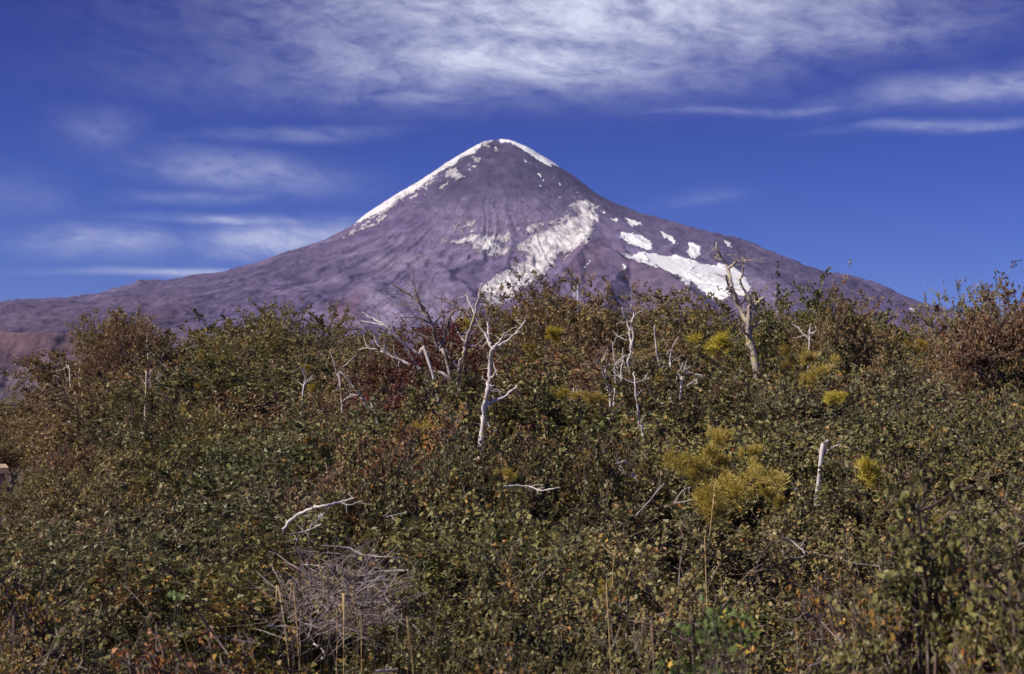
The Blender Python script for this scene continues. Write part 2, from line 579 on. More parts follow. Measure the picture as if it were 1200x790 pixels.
    sheet('glacier', 'broken streaks of ice left of the glacier tongue',
          [[(523, 283), (551, 275), (578, 275), (594, 272), (601, 280), (585, 284), (600, 291), (620, 288), (592, 298), (564, 298), (556, 289), (538, 288)],
           [(528, 264), (545, 266), (545, 269), (530, 268)], [(547, 260), (560, 262), (557, 265), (548, 263)], [(550, 271), (577, 266), (577, 271), (552, 274)],
           [(600, 268), (640, 262), (668, 252), (660, 262), (620, 274)]],
          ice, 5.5, 7, -60, 6)
    sheet('snow_patch', 'ragged thin ice flecks around the glacier', [[(510, 262), (560, 255), (640, 258), (690, 262), (670, 300), (620, 315), (560, 306), (520, 295)]],
          ice, 0, 4, -60, 2, lambda s: np.where(s > 0, 6 * (wob * 1.0 + strk * 1.2 + 0.5 * wob2) - 1.9, -9))
    sheet('snowfield', 'large clean white snowfield on the right side of the volcano',
          [[(728, 299), (748, 299), (766, 297.5), (799, 303.5), (832, 311), (856, 315), (875, 326), (880, 341), (873, 353), (862, 349), (847, 356),
            (832, 350), (820, 342), (811, 333.5), (807, 339), (796, 329), (781, 320), (760, 312), (740, 306)]], clean, 1.1, 14, -60, fill=0.8)
    small = [('larger snow patch just above the snowfield', [(729, 273), (751, 276), (766, 287), (763, 294), (742, 288), (726, 281)]),
             ('small slanting snow patch highest above the snowfield', [(732, 255), (751, 261), (753, 264), (740, 265)]),
             ('thin diagonal sliver of snow upper right of the snowfield', [(772, 270), (780, 274), (796, 286), (790, 287), (776, 277)]),
             ('small ragged snow patch close above the right half of the snowfield', [(804, 297), (808, 288), (820, 291), (822, 301), (812, 305)]),
             ('tiny snow patch next to the dark rock above the snowfield', [(715, 256), (724, 257), (723, 261), (716, 260)]),
             ('tiny snow patch left of the tip of the snowfield', [(724, 308), (728, 308), (734, 314), (730, 315)]),
             ('thin pale snow streak on the brown spur', [(684, 316), (692, 308), (693, 310), (686, 318)]),
             ('small snow sliver far down the right skyline of the volcano', [(1064, 366), (1068, 365), (1079, 370), (1076, 372)]),
             ('small snow sliver near the right skyline above the dead snag', [(849, 285), (852, 284), (858, 289), (855, 290)]),
             ('faint snow streak low on the left shoulder of the volcano', [(312, 318), (330, 310), (332, 312), (316, 319)])]
    for lab, p in small:
        o = sheet('snow_patch', lab, [p], clean, 1.6, 5, -40, 0, None, 0.1)


def build_foothill():
    """eroded mesa with cliff bands at the foot of the volcano, far left"""
    D = 5200.0
    xs, ys = np.arange(-3600, -600, 7.0), np.arange(4300, 6600, 8.0)
    X, Y = np.meshgrid(xs, ys)
    w1 = fbm(X / 420, Y / 420, 201, 5)
    w2 = fbm(X / 120, Y / 120, 211, 5, 0.6)
    # the rim runs away to the right and drops into the valley
    s = (X + 1480 + (Y - 5600) * 0.55) + 170 * w1 + 50 * w2      # > 0 : off the mesa to the right
    f = (5400 - Y) + 120 * w1 + 60 * w2 + (X + 1600) * 0.10      # > 0 : in front of the rim
    d = np.maximum(s * 0.8, f)
    d = np.where((s > 0) & (f > 0), np.hypot(s * 0.8, f), d)
    top = 358 + 14 * w1 - 0.006 * (X + 1500)
    prof_d = np.array([-2000, -300, -5, 12, 70, 85, 190, 205, 330, 350, 600, 900, 1500])
    prof_h = np.array([10, 2, 0, -34, -60, -88, -130, -150, -205, -230, -300, -345, -365])
    soft_h = np.interp(d, [-2000, -300, -10, 60, 200, 350, 600, 900, 1500], [10, 2, 0, -48, -135, -225, -300, -345, -365])
    brk = sstep(-0.12, 0.22, fbm(X / 160 + 9, Y / 160 + d / 260, 261, 4))
    H = top + np.interp(d + 14 * w2, prof_d, prof_h) * brk + soft_h * (1 - brk)
    gul = fbm(X / 70 + w1 * 2, Y / 260 + w1, 221, 4, 0.6, True)
    H = H + gul * 20 * sstep(20, 200, d) * sstep(1400, 700, d) + 9 * w2 * sstep(0, 100, d)
    u0, v0 = project(X, Y, H)
    shadow_pit = sstep(-2, 4, poly_sd(u0 + 6 * w2, v0 + 3 * w1, [(-40, 408), (0, 411), (38, 410), (50, 424), (30, 428), (10, 424), (-40, 430)]))
    H = H - 55 * shadow_pit  # hollow carved so that its wall throws a shadow
    edge = np.minimum.reduce([X - xs[0], xs[-1] - X, Y - ys[0], ys[-1] - Y])
    H = np.where(edge < 150, H * edge / 150 - 40 * (1 - edge / 150), H)
    n = fbm(X / 160, Y / 160, 231, 5)
    c = lerp3((0.15, 0.095, 0.085), (0.19, 0.13, 0.12), sstep(-0.4, 0.4, n))
    c = lerp3(c, (0.155, 0.13, 0.125), sstep(0.0, 0.5, w1))
    c = lerp3(c, (0.24, 0.165, 0.135), 0.8 * sstep(8, -20, d))
    cliff = np.maximum.reduce([np.exp(-((d - k) / 9.0) ** 2) for k in (5, 78, 198, 340)])
    c = lerp3(c, (0.07, 0.05, 0.06), 0.8 * cliff * brk * sstep(-0.5, 0.2, w2))
    c = lerp3(c, (0.065, 0.048, 0.06), 0.7 * sstep(0.25, 0.5, fbm(X / 210, H / 50, 241, 4)) * sstep(100, 300, d))
    c = lerp3(c, (0.15, 0.125, 0.06), 0.5 * sstep(0.1, 0.4, fbm(X / 90, Y / 300, 251, 4)) * sstep(250, 500, d))
    c = lerp3(c, (0.06, 0.045, 0.06), 0.85 * shadow_pit)  # the hollow's shadow, painted into the rock colour as well
    c = c * np.array([0.80, 0.74, 0.92])
    tint = np.concatenate([np.clip(c, 0.02, 1), np.ones(c.shape[:-1] + (1,))], -1)
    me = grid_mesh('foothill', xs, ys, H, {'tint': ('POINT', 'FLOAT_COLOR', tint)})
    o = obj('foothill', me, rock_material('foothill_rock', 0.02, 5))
    tag(o, 'reddish mesa with dark cliff bands left at the foot of the volcano', 'hill', kind='structure')


def ground_z(x, y):
    x, y = np.asarray(x, float), np.asarray(y, float)
    bank = 1.35 * sstep(4.2, 0.5, np.hypot(x * 0.35, np.maximum(y, 0)))
    return bank + 0.12 * fbm(x / 2.3, y / 2.3, 301, 3) * sstep(0, 3, np.abs(y)) + 0.35 * fbm(x / 18, y / 18, 311, 3)


def build_ground():
    a = np.concatenate([np.arange(0, 16, 0.25), 16 * 1.07 ** np.arange(0, 100)])
    a = a[a < 9000]
    a = np.concatenate([a, [12000, 18000, 30000]])
    xs = np.concatenate([-a[::-1], a[1:]])
    b = np.concatenate([-np.array([30000, 12000, 5000, 2000, 800, 300, 120, 60, 30, 16, 8, 4, 2]), np.arange(0, 30, 0.35), 30 * 1.05 ** np.arange(0, 145)])
    b = b[b < 30000]
    X, Y = np.meshgrid(xs, b)
    near = np.exp(-np.hypot(X, Y) / 400)
    H = ground_z(X, Y) * near + 2.0 * fbm(X / 300, Y / 300, 321, 3) * (1 - near) - 1.0 * (1 - near)
    me = grid_mesh('ground', xs, b, H)
    m, t, out = new_mat('soil_and_litter')
    tc = t.new('ShaderNodeTexCoord')
    n = t.noise(tc.outputs['Object'], 1.3, 8, 0.65)
    n2 = t.noise(tc.outputs['Object'], 28, 5, 0.7)
    c = t.ramp(t.math('ADD', t.math('MULTIPLY', n, 0.6), t.math('MULTIPLY', n2, 0.45)),
               [(0.35, (0.05, 0.03, 0.022)), (0.5, (0.11, 0.068, 0.05)), (0.62, (0.19, 0.125, 0.10)), (0.72, (0.27, 0.18, 0.14))])
    bs = t.new('ShaderNodeBsdfPrincipled')
    bs.inputs['Roughness'].default_value = 0.95
    t.l.new(c, bs.inputs['Base Color'])
    bu = t.new('ShaderNodeBump')
    bu.inputs['Distance'].default_value = 0.04
    t.l.new(n2, bu.inputs['Height'])
    t.l.new(bu.outputs[0], bs.inputs['Normal'])
    t.l.new(bs.outputs[0], out.inputs['Surface'])
    o = obj('ground', me, m)
    tag(o, 'reddish brown soil and leaf litter under the shrubs', 'ground', kind='structure')


def build_haze():
    x0, x1, y0, y1, z0, z1 = -31000, 31000, -31000, 31500, -75, 2760
    vs = [(x, y, z) for x in (x0, x1) for y in (y0, y1) for z in (z0, z1)]
    fs = [(0, 1, 3, 2), (4, 6, 7, 5), (0, 4, 5, 1), (2, 3, 7, 6), (0, 2, 6, 4), (1, 5, 7, 3)]
    me = bpy.data.meshes.new('haze')
    me.from_pydata(vs, [], fs)
    m, t, out = new_mat('air')
    v = t.new('ShaderNodeVolumePrincipled')
    v.inputs['Color'].default_value = HAZE_COL
    v.inputs['Density'].default_value = HAZE_DENS
    v.inputs['Anisotropy'].default_value = 0.0
    t.l.new(v.outputs[0], out.inputs['Volume'])
    o = obj('haze', me, m)
    tag(o, 'thin bluish haze in the air over the valley', 'haze', kind='stuff')


HAZE_COL = (0.50, 0.54, 1.0, 1)
HAZE_DENS = 1.35e-5
build_mountain()
build_foothill()
build_ground()
build_haze()
# ------------------------------------------------------------------ plant materials
def leaf_material(name, stops, hue=0.04, gloss=0.45, trans=0.24):
    m, t, out = new_mat(name)
    a = t.new('ShaderNodeAttribute', attribute_name='tone')
    oi = t.new('ShaderNodeObjectInfo')
    f = t.math('ADD', a.outputs['Fac'], t.math('MULTIPLY', t.math('SUBTRACT', oi.outputs['Random'], 0.5), 0.18))
    c = t.ramp(f, stops)
    h = t.new('ShaderNodeHueSaturation')
    t.l.new(t.math('ADD', 0.5 - hue / 2, t.math('MULTIPLY', oi.outputs['Random'], hue)), h.inputs['Hue'])
    t.l.new(c, h.inputs['Color'])
    bs = t.new('ShaderNodeBsdfPrincipled')
    bs.inputs['Roughness'].default_value = gloss
    bs.inputs['Specular IOR Level'].default_value = 0.35
    t.l.new(h.outputs[0], bs.inputs['Base Color'])
    tr = t.new('ShaderNodeBsdfTranslucent')
    t.l.new(h.outputs[0], tr.inputs['Color'])
    mx = t.new('ShaderNodeMixShader')
    mx.inputs[0].default_value = trans
    t.l.new(bs.outputs[0], mx.inputs[1])
    t.l.new(tr.outputs[0], mx.inputs[2])
    t.l.new(mx.outputs[0], out.inputs['Surface'])
    return m


def bark_material(name, a, b, c, scale=14.0, stretch=0.35, hi=0.66):
    """bark: base colours a and b in long streaks, lichen or dark scars of colour c"""
    m, t, out = new_mat(name)
    tc = t.new('ShaderNodeTexCoord')
    mp = t.new('ShaderNodeMapping')
    mp.inputs['Scale'].default_value = (1, 1, stretch)
    t.l.new(tc.outputs['Object'], mp.inputs[0])
    n = t.noise(mp.outputs[0], scale, 6, 0.65)
    n2 = t.noise(tc.outputs['Object'], scale * 0.8, 5, 0.6, 0.3)
    col = t.mix(t.remap(n, 0.35, 0.65), (*a, 1), (*b, 1))
    col = t.mix(t.remap(n2, hi - 0.08, hi + 0.04), col, (*c, 1))
    bs = t.new('ShaderNodeBsdfPrincipled')
    bs.inputs['Roughness'].default_value = 0.85
    bs.inputs['Specular IOR Level'].default_value = 0.2
    t.l.new(col, bs.inputs['Base Color'])
    bu = t.new('ShaderNodeBump')
    bu.inputs['Distance'].default_value = 0.01
    t.l.new(n, bu.inputs['Height'])
    t.l.new(bu.outputs[0], bs.inputs['Normal'])
    t.l.new(bs.outputs[0], out.inputs['Surface'])
    return m


M = {}
M['olive'] = leaf_material('olive_leaf', [(0.0, (0.060, 0.056, 0.020)), (0.3, (0.15, 0.142, 0.048)), (0.55, (0.28, 0.25, 0.088)),
                                          (0.74, (0.31, 0.235, 0.085)), (0.86, (0.30, 0.16, 0.06)), (0.94, (0.46, 0.18, 0.055)), (1.0, (0.58, 0.36, 0.08))])
M['grey_green'] = leaf_material('grey_green_leaf', [(0.0, (0.07, 0.068, 0.030)), (0.4, (0.165, 0.16, 0.066)), (0.7, (0.30, 0.27, 0.12)),
                                                    (0.9, (0.31, 0.20, 0.09)), (1.0, (0.46, 0.21, 0.07))])
M['brown'] = leaf_material('russet_leaf', [(0.0, (0.15, 0.095, 0.052)), (0.35, (0.28, 0.180, 0.088)), (0.65, (0.38, 0.270, 0.115)),
                                           (0.85, (0.31, 0.22, 0.075)), (1.0, (0.38, 0.16, 0.06))])
M['bronze'] = leaf_material('bronze_leaf', [(0.0, (0.10, 0.070, 0.032)), (0.4, (0.24, 0.185, 0.075)), (0.7, (0.37, 0.29, 0.11)),
                                            (0.9, (0.33, 0.215, 0.07)), (1.0, (0.42, 0.19, 0.06))])
M['orange'] = leaf_material('orange_leaf', [(0.0, (0.16, 0.08, 0.03)), (0.5, (0.34, 0.17, 0.045)), (1.0, (0.58, 0.34, 0.07))])
M['red'] = leaf_material('dead_red_leaf', [(0.0, (0.09, 0.03, 0.02)), (0.5, (0.19, 0.06, 0.035)), (1.0, (0.28, 0.10, 0.05))])
M['bright'] = leaf_material('fresh_green_leaf', [(0.0, (0.06, 0.095, 0.02)), (0.6, (0.12, 0.17, 0.04)), (1.0, (0.20, 0.22, 0.06))])
M['yellow_leaf'] = leaf_material('yellow_leaf', [(0.0, (0.55, 0.30, 0.04)), (1.0, (0.70, 0.48, 0.08))])
M['mistle'] = leaf_material('mistletoe_stem', [(0.0, (0.30, 0.22, 0.03)), (0.5, (0.58, 0.46, 0.055)), (1.0, (0.76, 0.64, 0.10))], 0.01)
M['mistle_dull'] = leaf_material('dull_mistletoe_stem', [(0.0, (0.25, 0.18, 0.04)), (0.5, (0.50, 0.375, 0.07)), (1.0, (0.68, 0.54, 0.12))], 0.01)
M['straw'] = bark_material('straw', (0.52, 0.38, 0.17), (0.62, 0.46, 0.24), (0.4, 0.22, 0.1))
M['grass'] = leaf_material('grass_blade', [(0.0, (0.10, 0.11, 0.035)), (0.5, (0.19, 0.17, 0.06)), (1.0, (0.36, 0.24, 0.09))])
M['stem'] = bark_material('brown_stem', (0.09, 0.065, 0.055), (0.17, 0.12, 0.10), (0.30, 0.27, 0.24), 20, 0.4, 0.62)
M['bark'] = bark_material('grey_bark', (0.10, 0.08, 0.07), (0.22, 0.17, 0.15), (0.40, 0.36, 0.31), 10, 0.4, 0.58)
M['bleached'] = bark_material('bleached_wood', (0.54, 0.48, 0.46), (0.70, 0.64, 0.62), (0.30, 0.22, 0.20), 9, 0.3, 0.66)
M['grey_wood'] = bark_material('weathered_grey_wood', (0.30, 0.25, 0.24), (0.50, 0.45, 0.43), (0.62, 0.58, 0.56), 9, 0.3, 0.62)
M['lichen'] = bark_material('lichened_wood', (0.34, 0.27, 0.24), (0.50, 0.42, 0.38), (0.46, 0.42, 0.20), 9, 0.8, 0.58)
M['dead_brown'] = bark_material('dark_dead_wood', (0.12, 0.085, 0.075), (0.24, 0.17, 0.14), (0.42, 0.36, 0.32), 9, 0.4, 0.6)
M['twig'] = bark_material('grey_purple_twig', (0.13, 0.09, 0.092), (0.25, 0.185, 0.19), (0.46, 0.40, 0.40), 6, 0.4, 0.6)
M['tan_twig'] = bark_material('tan_twig', (0.20, 0.13, 0.11), (0.34, 0.24, 0.20), (0.5, 0.42, 0.38), 6, 0.4, 0.66)


# ------------------------------------------------------------------ plant geometry
def unit(a):
    return a / (np.linalg.norm(a, axis=-1, keepdims=True) + 1e-9)


def grow(rng, start, direc, length, nseg, wander, pull, pullw):
    """(n, nseg+1, 3) polylines that start at `start`, drift randomly and bend towards `pull`"""
    n = len(start)
    P = np.zeros((n, nseg + 1, 3))
    P[:, 0] = start
    d = unit(direc)
    L = (length / nseg)[:, None]
    for i in range(nseg):
        d = unit(d + rng.normal(0, wander, (n, 3)) + np.asarray(pull) * pullw)
        P[:, i + 1] = P[:, i] + d * L
    return P


def tubes(P, r0, r1, k):
    """tapered tubes round polylines; returns verts, quads"""
    n, m, _ = P.shape
    T = np.gradient(P, axis=1)
    T = unit(T)
    ref = unit(np.cross(T[:, 0], [0.31, 0.77, 0.55]) + 1e-4)
    A = unit(np.cross(T, ref[:, None, :]))
    B = np.cross(T, A)
    tt = np.linspace(0, 1, m)[None, :, None, None]
    R = r0[:, None, None, None] * (1 - tt) + r1[:, None, None, None] * tt
    ang = np.arange(k) * 2 * np.pi / k
    V = P[:, :, None, :] + R * (A[:, :, None, :] * np.cos(ang)[None, None, :, None] + B[:, :, None, :] * np.sin(ang)[None, None, :, None])
    idx = np.arange(n * m * k).reshape(n, m, k)
    a, b = idx[:, :-1], idx[:, 1:]
    q = np.stack([a, np.roll(a, -1, 2), np.roll(b, -1, 2), b], -1).reshape(-1, 4)
    return V.reshape(-1, 3), q


class Geo:
    def __init__(s):
        s.v, s.l, s.c, s.t, s.n = [], [], [], [], 0

    def add(s, V, faces, tone=None):
        s.v.append(V)
        s.l.append((faces + s.n).ravel())
        s.c.append(np.full(len(faces), faces.shape[1]))
        s.t.append(np.full(len(faces), 0.5) if tone is None else tone)
        s.n += len(V)

    def tube(s, P, r0, r1, k=4, tone=None):
        P = np.asarray(P, float)
        if P.ndim == 2:
            P = P[None]
        r0, r1 = np.broadcast_to(np.atleast_1d(r0), (len(P),)).astype(float), np.broadcast_to(np.atleast_1d(r1), (len(P),)).astype(float)
        V, q = tubes(P, r0, r1, k)
        s.add(V, q, None if tone is None else np.repeat(tone, (P.shape[1] - 1) * k))

    def mesh(s, name, smooth=False):
        return mesh_np(name, np.concatenate(s.v), np.concatenate(s.l), np.concatenate(s.c),
                       {'tone': ('FACE', 'FLOAT', np.concatenate(s.t))}, smooth)


def leaves(g, rng, base, direc, L, W, tone, six=False, up=0.7):
    """one small folded blade per row"""
    n = len(base)
    d = unit(direc)
    nrm = unit(rng.normal(0, 0.45, (n, 3)) + np.array([-0.36, -0.42, up]))
    side = unit(np.cross(d, nrm))
    nrm = np.cross(side, d)
    L, W = L[:, None], W[:, None]
    fold = W * rng.uniform(0.05, 0.35, (n, 1))
    tip = base + d * L - nrm * L * rng.uniform(0, 0.25, (n, 1))
    if six:
        V = np.stack([base, base + d * L * 0.28 + side * W * 0.42 + nrm * fold, base + d * L * 0.68 + side * W * 0.40 + nrm * fold, tip,
                      base + d * L * 0.68 - side * W * 0.40 + nrm * fold * 0.6, base + d * L * 0.28 - side * W * 0.42 + nrm * fold * 0.6], 1)
        k = 6
    else:
        mid = base + d * L * 0.45
        V = np.stack([base, mid + side * W * 0.5 + nrm * fold, tip, mid - side * W * 0.5 + nrm * fold], 1)
        k = 4
    g.add(V.reshape(-1, 3), np.arange(n * k).reshape(n, k), tone)


def sample_on(rng, P, n, lo, hi):
    """n random points on the polylines, with local directions"""
    i = rng.integers(0, len(P), n)
    t = rng.uniform(lo, hi, n) * (P.shape[1] - 1)
    j = np.minimum(t.astype(int), P.shape[1] - 2)
    f = (t - j)[:, None]
    a, b = P[i, j], P[i, j + 1]
    return a * (1 - f) + b * f, unit(b - a), i


def bezier(a, b, c, n):
    t = np.linspace(0, 1, n)[None, :, None]
    a, b, c = a[:, None], b[:, None], c[:, None]
    return a * (1 - t) ** 2 + 2 * b * t * (1 - t) + c * t * t


def make_bush(seed, h, w, nleaf, leafL, kind='round', six=False, ntwig=2200, bare=0.0):
    """a crown of rounded leafy lobes, each carried by its own limbs; returns (wood geo, leaf geo)"""
    rng = np.random.default_rng(seed)
    wood, leaf = Geo(), Geo()
    tree = kind == 'tree'
    nl = 26 if tree else 17
    az = np.arange(nl) * 2.39996 + rng.normal(0, 0.35, nl)
    ez = np.arcsin(np.clip(-0.35 + 1.32 * np.linspace(0, 1, nl) ** 0.72 + rng.normal(0, 0.06, nl), -0.5, 0.99))
    sh = rng.uniform(0.5, 0.88, nl)
    rho = (0.165 if tree else 0.19) * w * rng.uniform(0.65, 1.25, nl)
    flat = 0.62 if tree else 0.85
    cz, hz = (0.62 * h, 0.38 * h) if tree else (0.55 * h, 0.45 * h)
    C = np.stack([np.cos(az) * np.cos(ez) * w * 0.5 * sh, np.sin(az) * np.cos(ez) * w * 0.5 * sh,
                  cz + np.sin(ez) * (hz - rho * flat) * np.clip(sh + 0.15, 0, 1)], -1)
    ns = 5 if tree else 9
    a = rng.uniform(0, 6.28, ns)
    st = np.stack([np.cos(a) * 0.14, np.sin(a) * 0.14, np.full(ns, -0.2)], -1)
    en = np.stack([np.cos(a) * w * 0.22, np.sin(a) * w * 0.22, rng.uniform(0.45, 0.68, ns) * h], -1)
    P0 = bezier(st, st * 1.2 + [0, 0, h * 0.35] + rng.normal(0, 0.08, (ns, 3)), en, 9)
    P0[:, 1:-1] += rng.normal(0, 0.018 * h / 2, P0[:, 1:-1].shape)
    wood.tube(P0, (0.045 if tree else 0.02) * h / (5 if tree else 2.4), 0.010, 6)
    # limbs to the lobes
    k1 = 3
    lob = np.repeat(np.arange(nl), k1)
    E = C[lob] + rng.normal(0, 0.35, (nl * k1, 3)) * rho[lob][:, None]
    pts, _, _ = sample_on(rng, P0, 240, 0.3, 1.0)
    dist = np.linalg.norm(pts[None] - E[:, None] + [0, 0, 0.3], axis=2) + rng.uniform(0, 0.25, (nl * k1, 240))
    A = pts[dist.argmin(1)]
    P1 = bezier(A, (A + E) / 2 + rng.normal(0, 0.08 * w / 2, A.shape) + [0, 0, 0.05], E, 6)
    wood.tube(P1, 0.009 if not tree else 0.016, 0.004, 4)
    n2 = nl * 30
    l2 = np.repeat(np.arange(nl), 30)
    i1 = l2 * k1 + rng.integers(0, k1, n2)
    t = rng.uniform(0.55, 1.0, n2) * 5
    j = np.minimum(t.astype(int), 4)
    f = (t - j)[:, None]
    s = P1[i1, j] * (1 - f) + P1[i1, j + 1] * f
    dr = unit(rng.normal(0, 1, s.shape) * [1, 1, flat] + unit(C[l2] - [0, 0, cz]) * 0.55 + [0, 0, 0.25])
    P2 = grow(rng, s, dr * [1, 1, flat], rng.uniform(0.55, 1.05, n2) * rho[l2], 4, 0.14, (0, 0, 1), 0.03)
    wood.tube(P2, 0.0042, 0.002, 3)
    s, d, i2 = sample_on(rng, P2, ntwig, 0.3, 1.0)
    P3 = grow(rng, s, d * 0.8 + rng.normal(0, 0.6, s.shape) * [1, 1, flat], rng.uniform(0.12, 0.42, ntwig) * rho[l2[i2]], 2, 0.15, (0, 0, 1), 0.05)
    wood.tube(P3, 0.0022, 0.0012, 3)
    btone = rng.normal(0, 0.11, n2)[i2] + rng.normal(0, 0.13, nl)[l2[i2]]
    live = rng.random(ntwig) > bare
    Pl = P3[live]
    s, d, k = sample_on(rng, Pl, nleaf, 0.05, 1.05)
    tone = np.clip(0.37 + btone[live][k] + rng.normal(0, 0.15, nleaf) + (rng.random(nleaf) > 0.983) * rng.uniform(0.25, 0.5, nleaf), 0, 1)
    L = leafL * rng.uniform(0.6, 1.25, nleaf)
    s = s + rng.normal(0, 0.012, s.shape)
    leaves(leaf, rng, s, d * 0.5 + rng.normal(0, 0.8, s.shape), L, L * rng.uniform(0.55, 0.85, nleaf), tone, six)
    return wood, leaf


def proto(name, seed, h, w, nleaf, leafL, mat, kind='round', six=False, ntwig=2200, bare=0.0, wood='stem'):
    g, lf = make_bush(seed, h, w, nleaf, leafL, kind, six, ntwig, bare)
    mw, ml = g.mesh(name + '_branches'), lf.mesh(name + '_foliage')
    mw.materials.append(M[wood])
    ml.materials.append(M[mat])
    top = float(np.percentile(np.concatenate(lf.v)[:, 2], 99.0))
    V = np.concatenate(lf.v)
    rad = float(np.percentile(np.hypot(V[:, 0], V[:, 1]), 92))
    return {'wood': mw, 'leaf': ml, 'h': top, 'r': rad, 'mats': mat}


PROTO = {
    'near_olive': [proto('shrub', 11, 2.3, 2.4, 24000, 0.029, 'olive', six=True, ntwig=2600), proto('shrub', 12, 2.2, 2.6, 24000, 0.027, 'olive', six=True, ntwig=2600)],
    'near_grey': [proto('shrub', 13, 2.3, 2.4, 22000, 0.027, 'grey_green', six=True, ntwig=2600), proto('shrub', 14, 2.4, 2.3, 20000, 0.026, 'bronze', six=True, ntwig=2600, bare=0.2)],
    'mid_olive': [proto('shrub', 21, 3.0, 3.0, 22000, 0.050, 'olive', ntwig=3000), proto('shrub', 22, 3.2, 3.2, 21000, 0.050, 'grey_green', ntwig=3000)],
    'mid_bronze': [proto('shrub', 23, 3.2, 3.0, 21000, 0.048, 'bronze', ntwig=3200, bare=0.15), proto('shrub', 24, 3.0, 3.0, 19000, 0.044, 'brown', ntwig=3600, bare=0.35)],
    'tree_brown': [proto('tree', 31, 5.2, 4.4, 30000, 0.060, 'brown', 'tree', ntwig=3600, bare=0.15, wood='bark'),
                   proto('tree', 32, 5.4, 4.0, 30000, 0.060, 'bronze', 'tree', ntwig=3600, bare=0.15, wood='bark')],
    'tree_olive': [proto('tree', 33, 5.0, 4.2, 28000, 0.064, 'olive', 'tree', ntwig=3200, bare=0.1, wood='bark'),
                   proto('tree', 34, 5.2, 4.4, 30000, 0.060, 'brown', 'tree', ntwig=3600, bare=0.1, wood='bark')],
    'bare': [proto('shrub', 41, 2.2, 2.2, 900, 0.026, 'bronze', ntwig=3400, bare=0.8, wood='tan_twig')],
    'orange': [proto('shrub', 51, 2.4, 0.9, 2200, 0.028, 'orange', six=True, ntwig=1200, bare=0.3)],
    'red': [proto('shrub', 52, 4.2, 1.9, 14000, 0.034, 'red', ntwig=2600, bare=0.2, wood='dead_brown')],
    'near_narrow': [proto('shrub', 61, 2.2, 1.1, 9000, 0.025, 'olive', six=True, ntwig=1300), proto('shrub', 62, 2.2, 1.1, 9000, 0.025, 'bronze', six=True, ntwig=1300)],
    'mid_narrow': [proto('shrub', 63, 3.2, 1.5, 12000, 0.036, 'olive', ntwig=1500), proto('shrub', 64, 3.2, 1.5, 12000, 0.036, 'bronze', ntwig=1600, bare=0.1)],
    'tree_narrow': [proto('tree', 65, 5.2, 2.4, 22000, 0.046, 'brown', 'tree', ntwig=2400, bare=0.1, wood='bark')],
}

# ------------------------------------------------------------------ where the thicket stands
CANOPY = [(-300, 470), (-60, 486), (0, 492), (40, 488), (60, 474), (80, 464), (100, 442), (112, 402), (122, 378), (145, 368), (172, 385), (185, 402), (205, 398), (235, 388), (260, 390),
          (300, 378), (335, 366), (360, 372), (390, 378), (430, 388), (470, 384), (500, 392), (540, 398), (580, 402), (605, 376), (625, 352), (650, 346),
          (690, 345), (720, 352), (745, 382), (765, 362), (800, 352), (840, 358), (858, 376), (880, 398), (905, 392), (925, 366), (945, 350),
          (975, 348), (1010, 356), (1025, 366), (1045, 392), (1080, 408), (1110, 416), (1134, 398), (1152, 354), (1200, 344), (1300, 340), (1600, 345)]
CU, CV = np.array(CANOPY, float).T
GD = [(3.2, 1.08), (4.5, 1.0), (5, .97), (7, .76), (10, .57), (14, .38), (20, .21), (28, .07), (34, 0.0), (400, 0.0)]
GX_, GV_ = np.array(GD, float).T


def v_top(d, u):
    c = np.interp(u, CU, CV)
    return c + (790 - c) * np.interp(d, GX_, GV_)


def depth_at(u, v):
    """distance at which the thicket's surface is met in direction (u, v)"""
    ds = np.linspace(3.5, 36, 400)
    vt = v_top(ds, u)
    k = np.argmax(vt <= v)
    return float(ds[k]) if (vt <= v).any() else 34.0


LANDMARKS = [(570, 450, 'white forked dead tree'), (872, 370, 'tall lichened dead snag'), (735, 440, 'cluster of thin white dead stems'),
             (787, 450, 'pair of curved white dead stems'), (845, 408, 'bright yellow mistletoe ball'), (850, 565, 'big ochre mistletoe clump'),
             (400, 680, 'heap of dead grey twigs'), (675, 345, 'white lattice mast'), (490, 390, 'dead red-leaved tree'), (90, 440, 'lichened stubs'),
             (1020, 558, 'upright mistletoe clump near the soil slip'), (850, 745, 'lobed currant bush'), (400, 775, 'grass tuft'), (965, 535, 'short pale stump'),
             (380, 600, 'bleached fallen branch'), (8, 555, 'low tan-roofed hut'), (652, 393, 'round yellow mistletoe'), (830, 620, 'tall straw stalk'),
             (240, 420, 'small pair of mistletoe tufts'), (1150, 380, 'dark flat-topped tree'), (140, 400, 'russet tree with stepped crown'),
             (1060, 545, 'pinkish soil slip'), (290, 740, 'small dead snag twigs'), (1060, 720, 'dark hollow between shrubs'),
             (200, 600, 'dense olive bank'), (560, 620, 'shaded gap in the thicket'), (1000, 360, 'yellow-tinged crown')]
placed = []


def place_name(u, v):
    best = None
    for lu, lv, n in LANDMARKS:
        dd = math.hypot(u - lu, (v - lv))
        if best is None or dd < best[0]:
            best = (dd, lu, lv, n)
    dd, lu, lv, n = best
    du, dv = u - lu, v - lv
    if abs(du) > abs(dv) * 1.2:
        rel = 'left of' if du < 0 else 'right of'
    else:
        rel = 'above' if dv < 0 else 'below'
    return rel + ' the ' + n, dd


